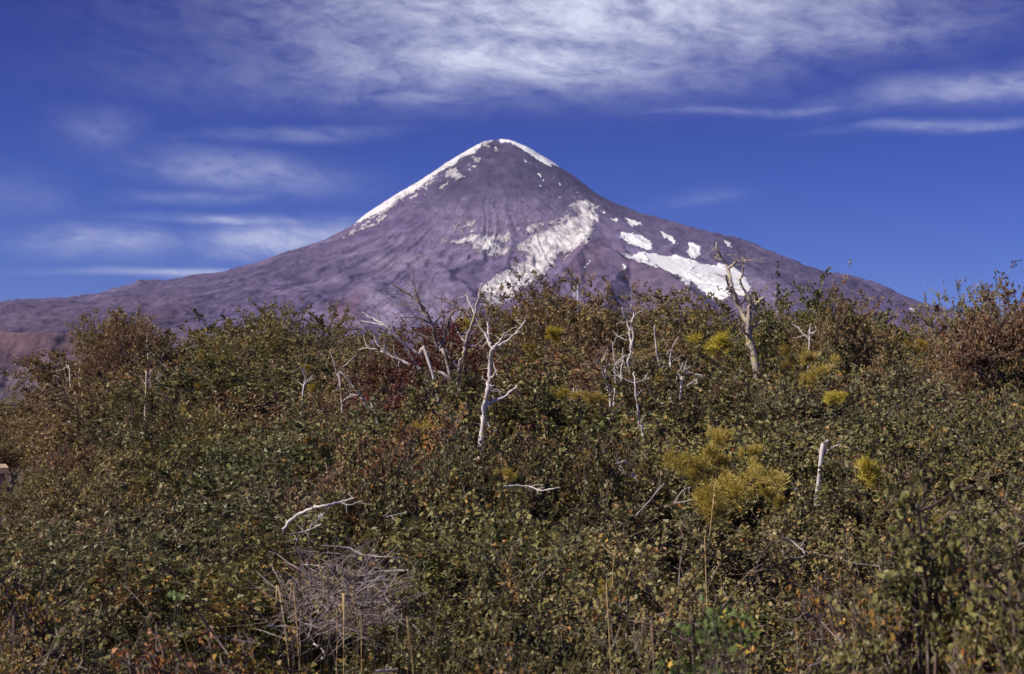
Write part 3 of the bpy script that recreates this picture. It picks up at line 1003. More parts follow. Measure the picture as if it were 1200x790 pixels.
LOOK = {'near_olive': ('leafy olive shrub', 'shrub'), 'near_grey': ('fine-leaved dull green shrub', 'shrub'), 'mid_olive': ('dense olive shrub', 'shrub'),
        'mid_bronze': ('bronze-brown twiggy shrub', 'shrub'), 'tree_brown': ('russet-brown small tree', 'tree'), 'tree_olive': ('brown-green small tree', 'tree'),
        'bare': ('almost leafless tan shrub', 'shrub'), 'orange': ('small orange-leaved shrub', 'shrub'), 'red': ('dead shrub with red leaves', 'shrub'),
        'near_narrow': ('slim leafy shrub', 'shrub'), 'mid_narrow': ('slim upright shrub', 'shrub'), 'tree_narrow': ('slim russet tree', 'tree')}
GROUPS = {'shrub': 'shrubs of the thicket', 'tree': 'small trees at the back of the thicket'}
prng = random.Random(7)


def plant(kind, var, x, y, top_z, wide=1.0, label=None, group=True):
    if wide < 0.52:
        nk = {'near_olive': 'near_narrow', 'near_grey': 'near_narrow', 'mid_olive': 'mid_narrow', 'mid_bronze': 'mid_narrow', 'tree_brown': 'tree_narrow', 'tree_olive': 'tree_narrow'}
        if kind in nk:
            kind, wide = nk[kind], wide * 2.0
        else:
            wide = max(wide, 0.6)
    P = PROTO[kind][var % len(PROTO[kind])]
    gz = float(ground_z(x, y)) - 0.05
    sc = max(0.25, (top_z - gz) / P['h'])
    look, cat = LOOK[kind]
    root = empty(cat, (x, y, gz))
    root.rotation_euler = (prng.uniform(-0.05, 0.05), prng.uniform(-0.05, 0.05), prng.uniform(0, 6.28))
    sw = wide * (0.25 + 0.75 * sc)
    root.scale = (sw * prng.uniform(0.92, 1.1), sw * prng.uniform(0.92, 1.1), sc)
    obj('branches', P['wood'], None, root)
    f = obj('foliage', P['leaf'], None, root)
    f['kind'] = 'stuff'
    if cat == 'tree' and 'wood' in P:
        pass
    u, v = project(x, y, gz + (top_z - gz) * 0.9)
    placed.append([root, look, cat, float(u), float(v), y, label])
    tag(root, label or look, cat, GROUPS[cat] if group else None)
    return root


def in_gap(x, y):
    """open places: shaded hollows and the twig heap"""
    for gx, gy, r in GAPS:
        if math.hypot(x - gx, y - gy) < r:
            return True
    return False


def pt2(u, d):
    return (u - 600) / F * d


GAPS = [(pt2(395, 6.9), 6.9, 0.85), (pt2(1062, 5.2), 5.2, 0.65), (pt2(530, 11.3), 11.3, 0.9), (pt2(840, 5.1), 5.1, 0.5), (pt2(395, 5.4), 5.4, 0.5), (pt2(288, 8.6), 8.6, 0.8), (pt2(700, 8.0), 8.0, 0.5), (pt2(250, 6.5), 6.5, 0.5), (pt2(900, 9.0), 9.0, 0.55), (pt2(1090, 10.5), 10.5, 0.7), (pt2(640, 5.6), 5.6, 0.4)]


OPENINGS = [(555, 590, 514, 15.2), (430, 555, 470, 16.5), (702, 765, 486, 16.5), (765, 822, 468, 17.5), (862, 890, 428, 21), (825, 865, 428, 20),
            (800, 895, 605, 11.2), (330, 420, 618, 8.6), (385, 435, 470, 16), (345, 365, 468, 17), (1005, 1040, 580, 12), (960, 985, 552, 13.5), (925, 975, 478, 17)]


def build_thicket():
    rr = random.Random(21)
    rows = []
    d = 5.4
    while d < 39:
        rows.append(d)
        d += 0.9 + d * 0.085 if d < 20 else 0.7 + d * 0.06
    for ri, d in enumerate(rows):
        half = 0.36 * d + 1.6
        step = 1.2 + d * 0.074
        x = -half + rr.uniform(0, step)
        while x < half:
            xx, yy = x + rr.uniform(-0.3, 0.3) * step, d + rr.uniform(-0.3, 0.3) * (0.6 + d * 0.05)
            x += step
            if in_gap(xx, yy):
                continue
            u = 600 + F * xx / yy
            wpx = (0.5 + 0.02 * yy) * F / yy * (0.5 if d > 20 else 0.4)
            vt = max(v_top(yy, u - wpx), v_top(yy, u), v_top(yy, u + wpx)) - 4
            vt += 34 * float(fbm(xx / 2.1, yy / 2.1, 77, 2)) * (1 if d < 22 else 0.4) + rr.gauss(0, 1) * (30 if d < 9 else 22 if d < 20 else 8) + (4 if d > 26 else 0)
            tz = at(u, vt, yy)[2]
            q = rr.random()
            left = u < 330
            if d < 9.5:
                kind = 'near_olive' if q < 0.55 else 'near_grey'
            elif d < 21:
                kind = 'mid_olive' if q < (0.9 if d < 13 else 0.72) else 'mid_bronze'
            elif d < 27:
                kind = 'mid_bronze' if q < 0.35 else 'tree_brown' if q < 0.7 else 'tree_olive'
            else:
                kind = 'tree_brown' if q < 0.62 else 'tree_olive'
            if u < 250 and 12 < d < 27 and rr.random() < 0.45:
                kind = 'mid_bronze' if d < 20 else 'tree_brown'
            if 6.5 < d < 21 and rr.random() < 0.30 and (d < 12 or 150 < u < 1000):      # here and there a bush stands well above its neighbours
                tz = at(u, vt - rr.uniform(35, 75) * min(1, 9 / d + 0.1), yy)[2]
            # lower growth in front of the dead trees and mistletoe, which stand in openings
            hw = 0.85 * F / yy
            for (u0, u1, vb, dd) in OPENINGS:
                if yy < dd and u0 - hw < u < u1 + hw:
                    tz = min(tz, at(u, vb + 3, yy)[2])
            if u < 50 and 13 < d < 26:
                tz = min(tz, at(u, 592, yy)[2])
            g = ground_z(xx, yy)
            if tz - g < 0.5:
                tz = g + 0.5
            plant(kind, rr.randint(0, 1), xx, yy, tz, (0.72 if 12 < d <= 20 and (u < 130 or u > 1030) else 1.0) * rr.uniform(0.9, 1.15) * (0.6 if d > 20 and (u < 130 or u > 1030) else 1.12 if d > 20 else 1.12))
    # marked crowns of the skyline
    for (u, v, d, kind, var, wide, lab) in [
            (140, 366, 30, 'tree_brown', 0, 0.42, 'russet tree with stepped crown standing alone against the mountain foot'),
            (163, 380, 29, 'tree_brown', 0, 0.4, None),
            (1160, 343, 27, 'tree_brown', 1, 0.62, 'dark flat-topped tree reaching into the sky at the right edge'),
            (1215, 336, 24, 'tree_brown', 0, 0.8, 'dark tree cut by the right edge of the photo, top against the sky'),
            (645, 343, 31, 'tree_brown', 0, 0.95, 'wide russet tree whose crown hides the foot of the white mast'),
            (700, 342, 32, 'tree_brown', 0, 0.95, 'russet-brown tree just right of the white mast'),
            (805, 348, 31, 'tree_brown', 1, 1.1, 'broad russet tree crown below the large snowfield'),
            (945, 346, 27, 'tree_olive', 0, 0.9, 'thin-topped brownish tree right of the tall lichened snag'),
            (1000, 354, 26, 'tree_olive', 1, 0.55, None), (330, 364, 31, 'tree_brown', 1, 0.9, 'russet tree highest on the left half of the thicket')]:
        p = at(u, v, d)
        plant(kind, var, p[0], p[1], p[2], wide, lab)
    # a few trees further off beyond the thicket on the left and right
    for i, (u, v, d) in enumerate([(5, 484, 58), (30, 482, 52), (48, 478, 44), (-25, 485, 60), (70, 470, 41), (18, 492, 46), (-50, 486, 50), (90, 452, 38),
                                   (1230, 345, 40), (1110, 396, 38), (1090, 384, 36), (1130, 392, 44)]):
        p = at(u, v, d)
        plant('tree_brown' if i % 3 else 'tree_olive', i, p[0], p[1], p[2], 1.5 if u < 900 else 0.8)
    # coloured individuals
    for (u, v, d, kind, wide, lab) in [
            (237, 760, 5.3, 'orange', 1.0, 'small orange-leaved shrub at the bottom of the thicket left of the grass'),
            (312, 765, 5.25, 'orange', 0.7, 'small orange-leaved shrub right at the edge of the grass tuft'),
            (8, 672, 6.6, 'orange', 0.5, 'orange-red leafy shrub at the left edge of the photo'),
            (590, 770, 5.0, 'orange', 0.6, 'low orange-leaved shrub at the bottom middle'),
            (1000, 690, 5.9, 'orange', 0.4, None), (1085, 700, 4.6, 'orange', 0.35, 'orange-leaved sprig beside the dark hollow'),
            (490, 376, 19.5, 'red', 1.25, 'dead tree crown of rusty red leaves behind the forked white tree'),
            (520, 484, 13.4, 'orange', 0.9, 'orange and yellow leafed shrub left of the white trunk'),
            (465, 497, 13.2, 'orange', 0.6, None), (640, 500, 13.6, 'orange', 0.3, None), (700, 520, 13.0, 'orange', 0.4, None),
            (612, 403, 24, 'red', 0.3, None), (690, 442, 19, 'red', 0.28, None), (735, 447, 18, 'orange', 0.4, None)]:
        p = at(u, v, d)
        plant(kind, 0, p[0], p[1], p[2], wide, lab)
    for (u, v, d, k) in [(470, 540, 12.3, 'mid_olive'), (515, 532, 12.2, 'mid_olive'), (555, 545, 12.6, 'mid_bronze'), (640, 520, 12.6, 'mid_olive'), (425, 525, 12.4, 'mid_bronze')]:
        p = at(u, v, d)
        plant(k, int(u), p[0], p[1], p[2], 0.7)
    # out of focus sprays close to the lens at the right
    for (u, v, d, kind, var, wide) in [(1205, 610, 4.4, 'near_olive', 0, 0.38), (1150, 660, 4.3, 'near_olive', 0, 0.3), (1020, 675, 4.7, 'near_olive', 0, 0.22),
                                       (1190, 715, 3.7, 'near_grey', 0, 0.25), (1250, 620, 4.0, 'near_olive', 0, 0.4)]:
        p = at(u, v, d)
        plant(kind, var, p[0], p[1], p[2], wide)


build_thicket()
# ------------------------------------------------------------------ dead wood
def smooth_path(P, n, rng, wob):
    """Catmull-Rom through the points, with small knots and kinks"""
    P = np.asarray(P, float)
    if len(P) < 2:
        return P
    Q = np.vstack([2 * P[0] - P[1], P, 2 * P[-1] - P[-2]])
    out = []
    for i in range(1, len(Q) - 2):
        for t in np.linspace(0, 1, n, endpoint=False):
            a, b, c, d = Q[i - 1], Q[i], Q[i + 1], Q[i + 2]
            out.append(0.5 * ((2 * b) + (c - a) * t + (2 * a - 5 * b + 4 * c - d) * t * t + (3 * b - a - 3 * c + d) * t ** 3))
    out.append(P[-1])
    out = np.array(out)
    out[1:-1] += rng.normal(0, wob, out[1:-1].shape)
    return out


def limb(g, path, radii, k, rng, knots=0.16):
    """one limb with its own radius at every point (knobbly)"""
    P = path[None]
    n, m, _ = P.shape
    V, q = tubes(P, np.ones(1), np.ones(1), k)
    V = V.reshape(m, k, 3)
    c = path[:, None, :]
    rad = radii * (1 + rng.normal(0, knots, m))
    V = c + (V - c) * rad[:, None, None] * (1 + rng.normal(0, 0.07, (m, k, 1)))
    g.add(V.reshape(-1, 3), q)
    # closed tip
    tip = path[-1] + (path[-1] - path[-2]) * 0.3
    W = np.vstack([V[-1], tip[None]])
    g.add(W, np.array([[i, (i + 1) % k, k] for i in range(k)]))


COVER = []


def dead_tree(name, label, cat, strokes, d, mat, group=None, to_ground=True, seed=1, twigs=0, depth_spread=0.25, mats=None, cover=True):
    """strokes: [(bearing points), r0 px, r1 px]; the first is the trunk or main limb"""
    rng = np.random.default_rng(seed)
    if to_ground:
        d += 0.2 if cover else -1.7
        if cover:
            COVER.append((strokes[0][0][0], d, strokes[0][1]))
    px = d / F
    b = at(*strokes[0][0][0], d)
    gz = float(ground_z(b[0], b[1]))
    base = np.array([b[0], b[1], gz if to_ground else b[2]])
    root = empty(name, tuple(base))
    tag(root, label, cat, group)
    done = []
    for k, (pts, r0, r1) in enumerate(strokes):
        dd = 0.0
        W = []
        # a side branch starts on what it grows from
        start_off = 0.0
        if k and done:
            p0 = np.array(pts[0])
            best = min(((np.hypot(*(p0 - q[:2])), q[2]) for q in done), key=lambda z: z[0])
            start_off = best[1] if best[0] < 12 else rng.uniform(-0.2, 0.2)
        drift = rng.uniform(-1, 1) * depth_spread if k else 0.0
        for i, (u, v) in enumerate(pts):
            off = start_off + drift * (i / max(1, len(pts) - 1)) + (0.06 * math.sin(i * 1.7 + k) if not k else 0)
            W.append(at(u, v, d + off))
            done.append(np.array([u, v, off]))
        for i in range(len(pts) - 1):
            for t in (0.25, 0.5, 0.75):
                a_, b_ = done[-len(pts) + i], done[-len(pts) + i + 1]
                done.append(a_ * (1 - t) + b_ * t)
                done.insert(0, done.pop())
        W = np.array(W)
        if k == 0 and to_ground:
            dv = W[0] - W[1]
            sx = float(np.clip(dv[0] / max(0.02, -dv[2]) * (W[0][2] - gz) * 0.45, -0.8, 0.8))
            foot = np.array([W[0][0] + sx + rng.normal(0, 0.04), W[0][1], gz - 0.1])
            W = np.vstack([foot, W])
        n = 5
        path = smooth_path(W, n, rng, px * (0.5 if r0 > 2 else 0.35)) - base
        m = len(path)
        t = np.linspace(0, 1, m)
        rad = (r0 * (1 - t) + r1 * t) * px * 0.87
        g = Geo()
        limb(g, path, rad, 8 if r0 > 2.5 else 6, rng)
        if twigs and len(path) > 4:
            s, dr, _ = sample_on(rng, path[None], twigs, 0.25, 1.0)
            T = grow(rng, s, dr * 0.6 + rng.normal(0, 0.8, s.shape), rng.uniform(6, 24, twigs) * px, 4, 0.22, (0, 0, 1), 0.05)
            g.tube(T, 0.55 * px, 0.22 * px, 3)
        me = g.mesh(name, True)
        me.materials.append(M[(mats or {}).get(k, mat)])
        obj('trunk' if (k == 0 and to_ground) else 'branch', me, None, root)
    return root


def build_dead_wood():
    D = depth_at
    dead_tree('dead_tree', 'white forked dead tree standing alone in the middle of the thicket', 'dead tree', [
        ([(564, 519), (567, 498), (567, 476), (571, 459), (573, 443), (574, 426), (577, 409)], 3.4, 2.2),
        ([(577, 410), (586, 404), (595, 399), (606, 388), (616, 376)], 2.0, 0.8),
        ([(579, 407), (586, 400), (591, 391)], 1.8, 1.1),
        ([(577, 409), (572, 400), (569, 392), (567, 389)], 1.8, 1.0),
        ([(575, 404), (572, 393), (571, 376)], 1.5, 0.7),
        ([(567, 477), (578, 470), (592, 465), (606, 452)], 2.6, 1.5),
        ([(574, 443), (579, 440), (581, 434)], 1.7, 0.9), ([(567, 500), (573, 495)], 1.2, 0.7), ([(572, 458), (577, 452)], 1.2, 0.6)],
        D(566, 519) + 0.2, 'bleached', seed=2, twigs=5, cover=False)
    dead_tree('dead_tree', 'mottled leaning dead tree just left of the white forked one, long limb reaching left', 'dead tree', [
        ([(555, 512), (545, 476), (537, 451), (538, 431), (544, 412), (546, 400), (554, 376), (561, 348), (563, 334)], 4.2, 0.9),
        ([(537, 451), (517, 437), (495, 433), (470, 423), (456, 416), (439, 402)], 2.8, 1.0),
        ([(456, 416), (444, 410), (428, 408)], 1.4, 0.7), ([(556, 368), (549, 352), (547, 344)], 1.2, 0.6),
        ([(545, 401), (537, 390), (530, 372)], 1.3, 0.6), ([(495, 433), (486, 424), (478, 410)], 1.2, 0.6),
        ([(538, 431), (528, 420), (522, 408)], 1.6, 0.8)],
        D(550, 505) + 0.9, 'bleached', seed=3, twigs=5, mats={0: 'lichen', 1: 'bleached'})
    dead_tree('dead_tree', 'white forked dead branch rising against the mountain, leftmost in the middle group', 'dead tree', [
        ([(507, 440), (490, 416), (470, 400), (450, 381), (436, 373), (425, 366)], 2.3, 0.9), ([(450, 381), (438, 379), (424, 376)], 1.3, 0.7),
        ([(444, 376), (442, 365), (435, 356)], 1.3, 0.6)], 16.9, 'bleached', seed=4)
    dead_tree('dead_tree', 'dark bare tree with crooked twigs above the rusty red crown', 'dead tree', [
        ([(528, 446), (514, 412), (506, 380), (496, 362), (484, 348), (461, 334)], 3.4, 1.0),
        ([(496, 365), (489, 348), (484, 328)], 1.5, 0.6), ([(514, 412), (524, 385), (530, 366), (545, 362)], 2.0, 0.9),
        ([(545, 366), (530, 356), (511, 348)], 1.7, 0.7), ([(506, 380), (490, 372), (470, 372)], 1.3, 0.5),
        ([(512, 405), (498, 394), (478, 390)], 1.5, 0.6), ([(506, 384), (516, 368), (518, 350)], 1.3, 0.5),
        ([(500, 370), (486, 360), (472, 356)], 1.0, 0.5)], 16.6, 'dead_brown', seed=5, twigs=12)
    dead_tree('dead_tree', 'tall lichened dead snag in front of the large snowfield', 'dead tree', [
        ([(884, 422), (878, 407), (878, 389), (877, 379), (871, 370), (865, 357), (860, 343), (856, 327), (852, 313), (846, 302), (840, 291), (840, 284)], 4.6, 1.2),
        ([(877, 379), (878, 361), (879, 352), (871, 338), (867, 329), (870, 322), (871, 309), (870, 299)], 2.8, 0.7),
        ([(871, 308), (877, 302)], 0.9, 0.5), ([(878, 368), (883, 359), (889, 354), (896, 348)], 2.8, 1.7),
        ([(853, 316), (858, 311), (863, 307)], 2.0, 1.5), ([(878, 386), (887, 380), (892, 376)], 1.6, 1.0),
        ([(860, 346), (853, 334), (851, 322)], 2.3, 1.4), ([(848, 305), (842, 303), (840, 298)], 1.4, 0.8),
        ([(866, 360), (872, 352), (874, 345)], 1.6, 1.0), ([(877, 394), (871, 388), (866, 380)], 1.5, 0.8)],
        22.0, 'lichen', seed=6, twigs=7)
    dead_tree('dead_tree', 'taller forked stem at the back of the cluster of thin white dead stems', 'dead tree', [
        ([(738, 461), (737, 441), (736, 422), (739, 413), (738, 394), (735, 377), (729, 361)], 2.4, 1.1),
        ([(738, 388), (741, 376), (743, 366)], 1.3, 0.6), ([(734, 399), (728, 396), (722, 393)], 1.1, 0.6), ([(739, 410), (742, 396), (741, 384)], 1.6, 0.8)],
        D(738, 470) + 0.6, 'bleached', 'thin white dead stems', seed=7, twigs=2)
    st = [('second thin white dead stem from the left in the cluster', [([(719, 482), (721, 455), (721, 433), (718, 402)], 1.9, 0.7), ([(721, 428), (728, 420), (733, 416)], 1.1, 0.8), ([(721, 450), (727, 446), (730, 440)], .8, .5)]),
          ('leftmost thin white dead stem of the cluster, bending outwards', [([(716, 479), (711, 453), (706, 436)], 1.7, 0.7), ([(712, 458), (708, 432), (707, 418)], 0.9, 0.5)]),
          ('straight thin white dead stem in the centre of the cluster', [([(726, 471), (728, 441), (730, 422), (730, 408)], 1.6, 0.7), ([(728, 445), (724, 434), (722, 424)], .8, .5)]),
          ('long thin white dead stem at the right of the cluster, running far down', [([(756, 529), (750, 503), (747, 475), (744, 450), (743, 436)], 2.0, 0.9),
                                                                                     ([(745, 449), (752, 446), (760, 444)], 0.9, 0.6)]),
          ('short white dead branch lying across the foot of the stem cluster', [([(735, 466), (746, 475), (757, 482)], 1.4, 0.9), ([(747, 476), (755, 471), (762, 470)], 0.8, 0.5)])]
    for i, (lab, s) in enumerate(st):
        dead_tree('dead_sapling', lab, 'dead stem', s, D(*s[0][0][0]) + 0.2, 'bleached', 'thin white dead stems', seed=20 + i, twigs=4, to_ground=(i < 4))
    dead_tree('dead_sapling', 'tall curved white dead stem right of the stem cluster', 'dead stem', [
        ([(785, 460), (774, 430), (769, 408), (767, 383)], 2.0, 0.8), ([(778, 442), (776, 432), (779, 420)], 0.8, 0.5)], D(785, 465) + .3, 'bleached', 'thin white dead stems', seed=30, twigs=2)
    dead_tree('dead_sapling', 'thin dead stem curving right beside the tall curved white one', 'dead stem', [
        ([(787, 462), (785, 425), (788, 408), (795, 395)], 1.4, 0.6)], D(787, 465) + .5, 'bleached', 'thin white dead stems', seed=31, twigs=3)
    dead_tree('dead_sapling', 'low spreading white dead stem left of the bright yellow mistletoe ball', 'dead stem', [
        ([(797, 470), (799, 453), (792, 447), (800, 426)], 1.8, 0.7), ([(799, 455), (802, 430)], 1.5, 0.6),
        ([(799, 457), (808, 450), (817, 446)], 1.3, 0.8), ([(803, 437), (812, 438), (821, 441)], 0.9, 0.5)], D(797, 470) + .2, 'bleached', 'thin white dead stems', seed=32, twigs=3)
    dead_tree('stump', 'short pale stump leaning in the dark foliage right of the big ochre mistletoe', 'stump', [
        ([(961, 554), (965, 532), (970, 516)], 3.4, 1.8), ([(966, 530), (976, 524), (984, 521)], 1.6, 0.8)], D(961, 558) + .1, 'bleached', seed=33, twigs=2)
    misc = [('pale upright stub, left one of the two at the left edge of the thicket', [([(83, 449), (81, 433)], 1.2, 0.8)], 'bleached', True),
            ('lichened upright stub, right one of the two at the left edge of the thicket', [([(94, 470), (93, 447), (94, 426)], 1.3, 0.9), ([(93, 440), (88, 436)], 1.2, 0.8)], 'lichen', True),
            ('lichened crooked branch reaching out left below the two stubs', [([(92, 476), (85, 472), (74, 470), (60, 474)], 1.5, 0.7)], 'lichen', True),
            ('mottled pale snag below the stepped russet tree', [([(171, 462), (173, 445), (179, 433)], 1.6, 0.9), ([(172, 452), (167, 446)], 1.0, 0.7)], 'lichen', True),
            ('slanting pale stub right of the mottled snag', [([(184, 451), (188, 442), (193, 433)], 1.3, 0.9)], 'lichen', True),
            ('pale branch high on the right side of the stepped russet tree', [([(174, 418), (173, 411), (167, 402)], 1.4, 0.9)], 'lichen', True),
            ('pale forked dead stem under the highest russet tree on the left', [([(354, 484), (358, 447), (350, 427)], 1.1, 0.6), ([(358, 450), (366, 440)], 0.8, 0.5)], 'bleached', True),
            ('long slanting white dead stem right of the pale forked stem', [([(400, 470), (395, 440), (387, 410)], 1.3, 0.6), ([(395, 440), (403, 428)], 0.8, 0.5)], 'bleached', True),
            ('white dead stem slanting down to the right, left of the mottled leaning tree', [([(444, 500), (433, 483), (420, 460), (400, 437)], 1.5, 0.8), ([(424, 468), (414, 462), (402, 470)], 1.0, 0.6)], 'bleached', True),
            ('thin pale branches in the right-hand flat-topped tree', [([(1172, 412), (1171, 402), (1168, 386)], 1.4, 0.8), ([(1172, 404), (1185, 401), (1200, 396)], 1.3, 0.9)], 'lichen', True),
            ('bare pale twigs under the yellow-tinged crown', [([(948, 412), (949, 395), (950, 380)], 1.2, 0.6), ([(949, 396), (957, 386)], 0.8, 0.5), ([(949, 398), (940, 390), (936, 383)], 0.8, 0.5)], 'bleached', True),
            ('thin white forked stem between the two red patches', [([(673, 482), (672, 468), (677, 456)], 1.1, 0.6), ([(672, 470), (664, 462)], 0.7, 0.4)], 'bleached', True)]
    for i, (lab, s, m_, tg) in enumerate(misc):
        dead_tree('dead_sapling', lab, 'dead stem', s, min(D(*s[0][0][0]) + 0.25, 30), m_, seed=50 + i, twigs=2, to_ground=tg)
    # broken branches caught in the shrubs
    lying = [('long bleached branch lying on the shrubs above the twig heap', [([(331, 621), (348, 604), (367, 595), (382, 593), (399, 588), (415, 584)], 2.2, 1.3),
                                                               ([(384, 593), (380, 601), (372, 607)], 1.2, 0.7), ([(399, 588), (406, 592), (425, 587)], 1.0, 0.6)]),
             ('second bleached branch, just under the long one', [([(340, 626), (358, 623), (376, 615)], 1.5, 1.0), ([(360, 622), (368, 612), (380, 606)], 1.0, 0.6), ([(352, 624), (347, 636), (345, 646)], .9, .5)]),
             ('thin pale branch stretched right from the top of the twig heap', [([(376, 640), (408, 642), (428, 651), (460, 653), (485, 658)], 1.2, 0.8)]),
             ('grey horizontal branch left of the top of the twig heap', [([(335, 649), (354, 646), (373, 647)], 1.1, 0.7)]),
             ('pale branch poking out right of the twig heap', [([(428, 672), (450, 669), (478, 668)], 1.5, 0.9), ([(450, 669), (462, 676)], .9, .5)]),
             ('white stick end left of the twig heap bottom', [([(313, 734), (332, 734)], 1.4, 1.1)]),
             ('curved white stick over the left side of the twig heap', [([(337, 726), (346, 719), (351, 710)], 1.4, 0.9)]),
             ('white broken log at the bottom edge right of the grass tuft', [([(440, 787), (466, 785)], 2.2, 1.8)]),
             ('thin white branch lying level below the white forked tree', [([(590, 570), (617, 570), (636, 575), (656, 571)], 1.4, 0.8)]),
             ('white branch slanting up right, left of the big ochre mistletoe', [([(745, 605), (760, 588), (778, 567)], 1.3, 0.8)]),
             ('thick short white branch end under the stem cluster', [([(732, 540), (738, 549), (745, 561)], 2.2, 1.4), ([(733, 541), (722, 543)], 1.0, 0.7)]),
             ('crooked pale branch under the orange shrub in the middle', [([(487, 550), (513, 549), (540, 540), (563, 539)], 1.7, 1.0), ([(513, 549), (500, 556), (490, 557)], 1.2, 0.8)]),
             ('small pale branch above the crooked one', [([(494, 490), (510, 496), (524, 500), (540, 504)], 1.7, 1.4)]),
             ('small forked white twig right below the big ochre mistletoe', [([(915, 631), (927, 634), (937, 642), (943, 651), (930, 654), (921, 654)], 1.3, 0.8), ([(938, 642), (944, 632)], 0.9, 0.5)]),
             ('grey branch slanting down right near the blurred shrub', [([(943, 720), (960, 727), (977, 744), (1000, 762)], 1.7, 1.0), ([(957, 726), (951, 722), (941, 715)], 1.1, 0.7)]),
             ('white stick at the bottom right of the currant bush', [([(947, 782), (963, 777)], 1.4, 1.1)]),
             ('dark slanting dead branch at the lower left', [([(230, 714), (253, 747), (267, 767)], 1.7, 1.2), ([(252, 745), (275, 750), (300, 754)], 1.3, 0.7)]),
             ('thin pale twig in front of the dark hollow at the left', [([(270, 752), (285, 746), (300, 752)], 1.0, 0.6)]),
             ('white twig tip right of the twig heap top', [([(440, 600), (452, 606), (460, 604)], 1.0, 0.6)]),
             ('pale twig above the large ochre mistletoe', [([(790, 590), (800, 575), (812, 570)], 1.0, 0.5), ([(790, 590), (802, 588), (822, 584)], 1.0, 0.5)])]
    for i, (lab, s) in enumerate(lying):
        u = np.mean([p[0] for p in s[0][0]])
        v = max(p[1] for p in s[0][0])
        dead_tree('broken_bough', lab, 'branch', s, max(4.7, D(u, v) - 0.3), 'bleached' if i in (0, 8, 10) else 'grey_wood' if 'dark' not in lab and 'grey' not in lab else 'twig',
                  'broken branches caught in the shrubs', seed=80 + i, twigs=3, to_ground=False, depth_spread=0.12)


# ------------------------------------------------------------------ mistletoe
def mistletoe_mesh(name, seed, upright, mat):
    """a loose tuft of finely forked stems made of several uneven bunches"""
    rng = np.random.default_rng(seed)
    g = Geo()
    nb = 7
    B = rng.normal(0, 0.42, (nb, 3)) * [1, 1, 0.8]
    n = 150
    b = rng.integers(0, nb, n)
    st = B[b] + rng.normal(0, 0.08, (n, 3))
    d = unit(rng.normal(0, 1, (n, 3)) + B[b] * 0.8 + [0, 0, 0.9 if upright else 0.25])
    P = grow(rng, st, d, rng.uniform(0.15, 0.42, n), 3, 0.15, (0, 0, 1), 0.15 if upright else 0.05)
    g.tube(P, 0.012, 0.008, 3, rng.uniform(0.0, 0.35, n))
    for lev, (cnt, L, r) in enumerate([(650, 0.26, 0.008), (2600, 0.19, 0.0075)]):
        s, dr, _ = sample_on(rng, P, cnt, 0.2, 1.0)
        P = grow(rng, s, dr + rng.normal(0, 0.6, s.shape), rng.uniform(0.5, 1.3, cnt) * L, 2, 0.16, (0, 0, 1), 0.3 if upright else 0.12)
        g.tube(P, r, r * 0.7, 3, np.clip(rng.normal(0.4 + 0.12 * lev, 0.25, cnt), 0, 1))
    me = g.mesh(name)
    me.materials.append(M[mat])
    return me


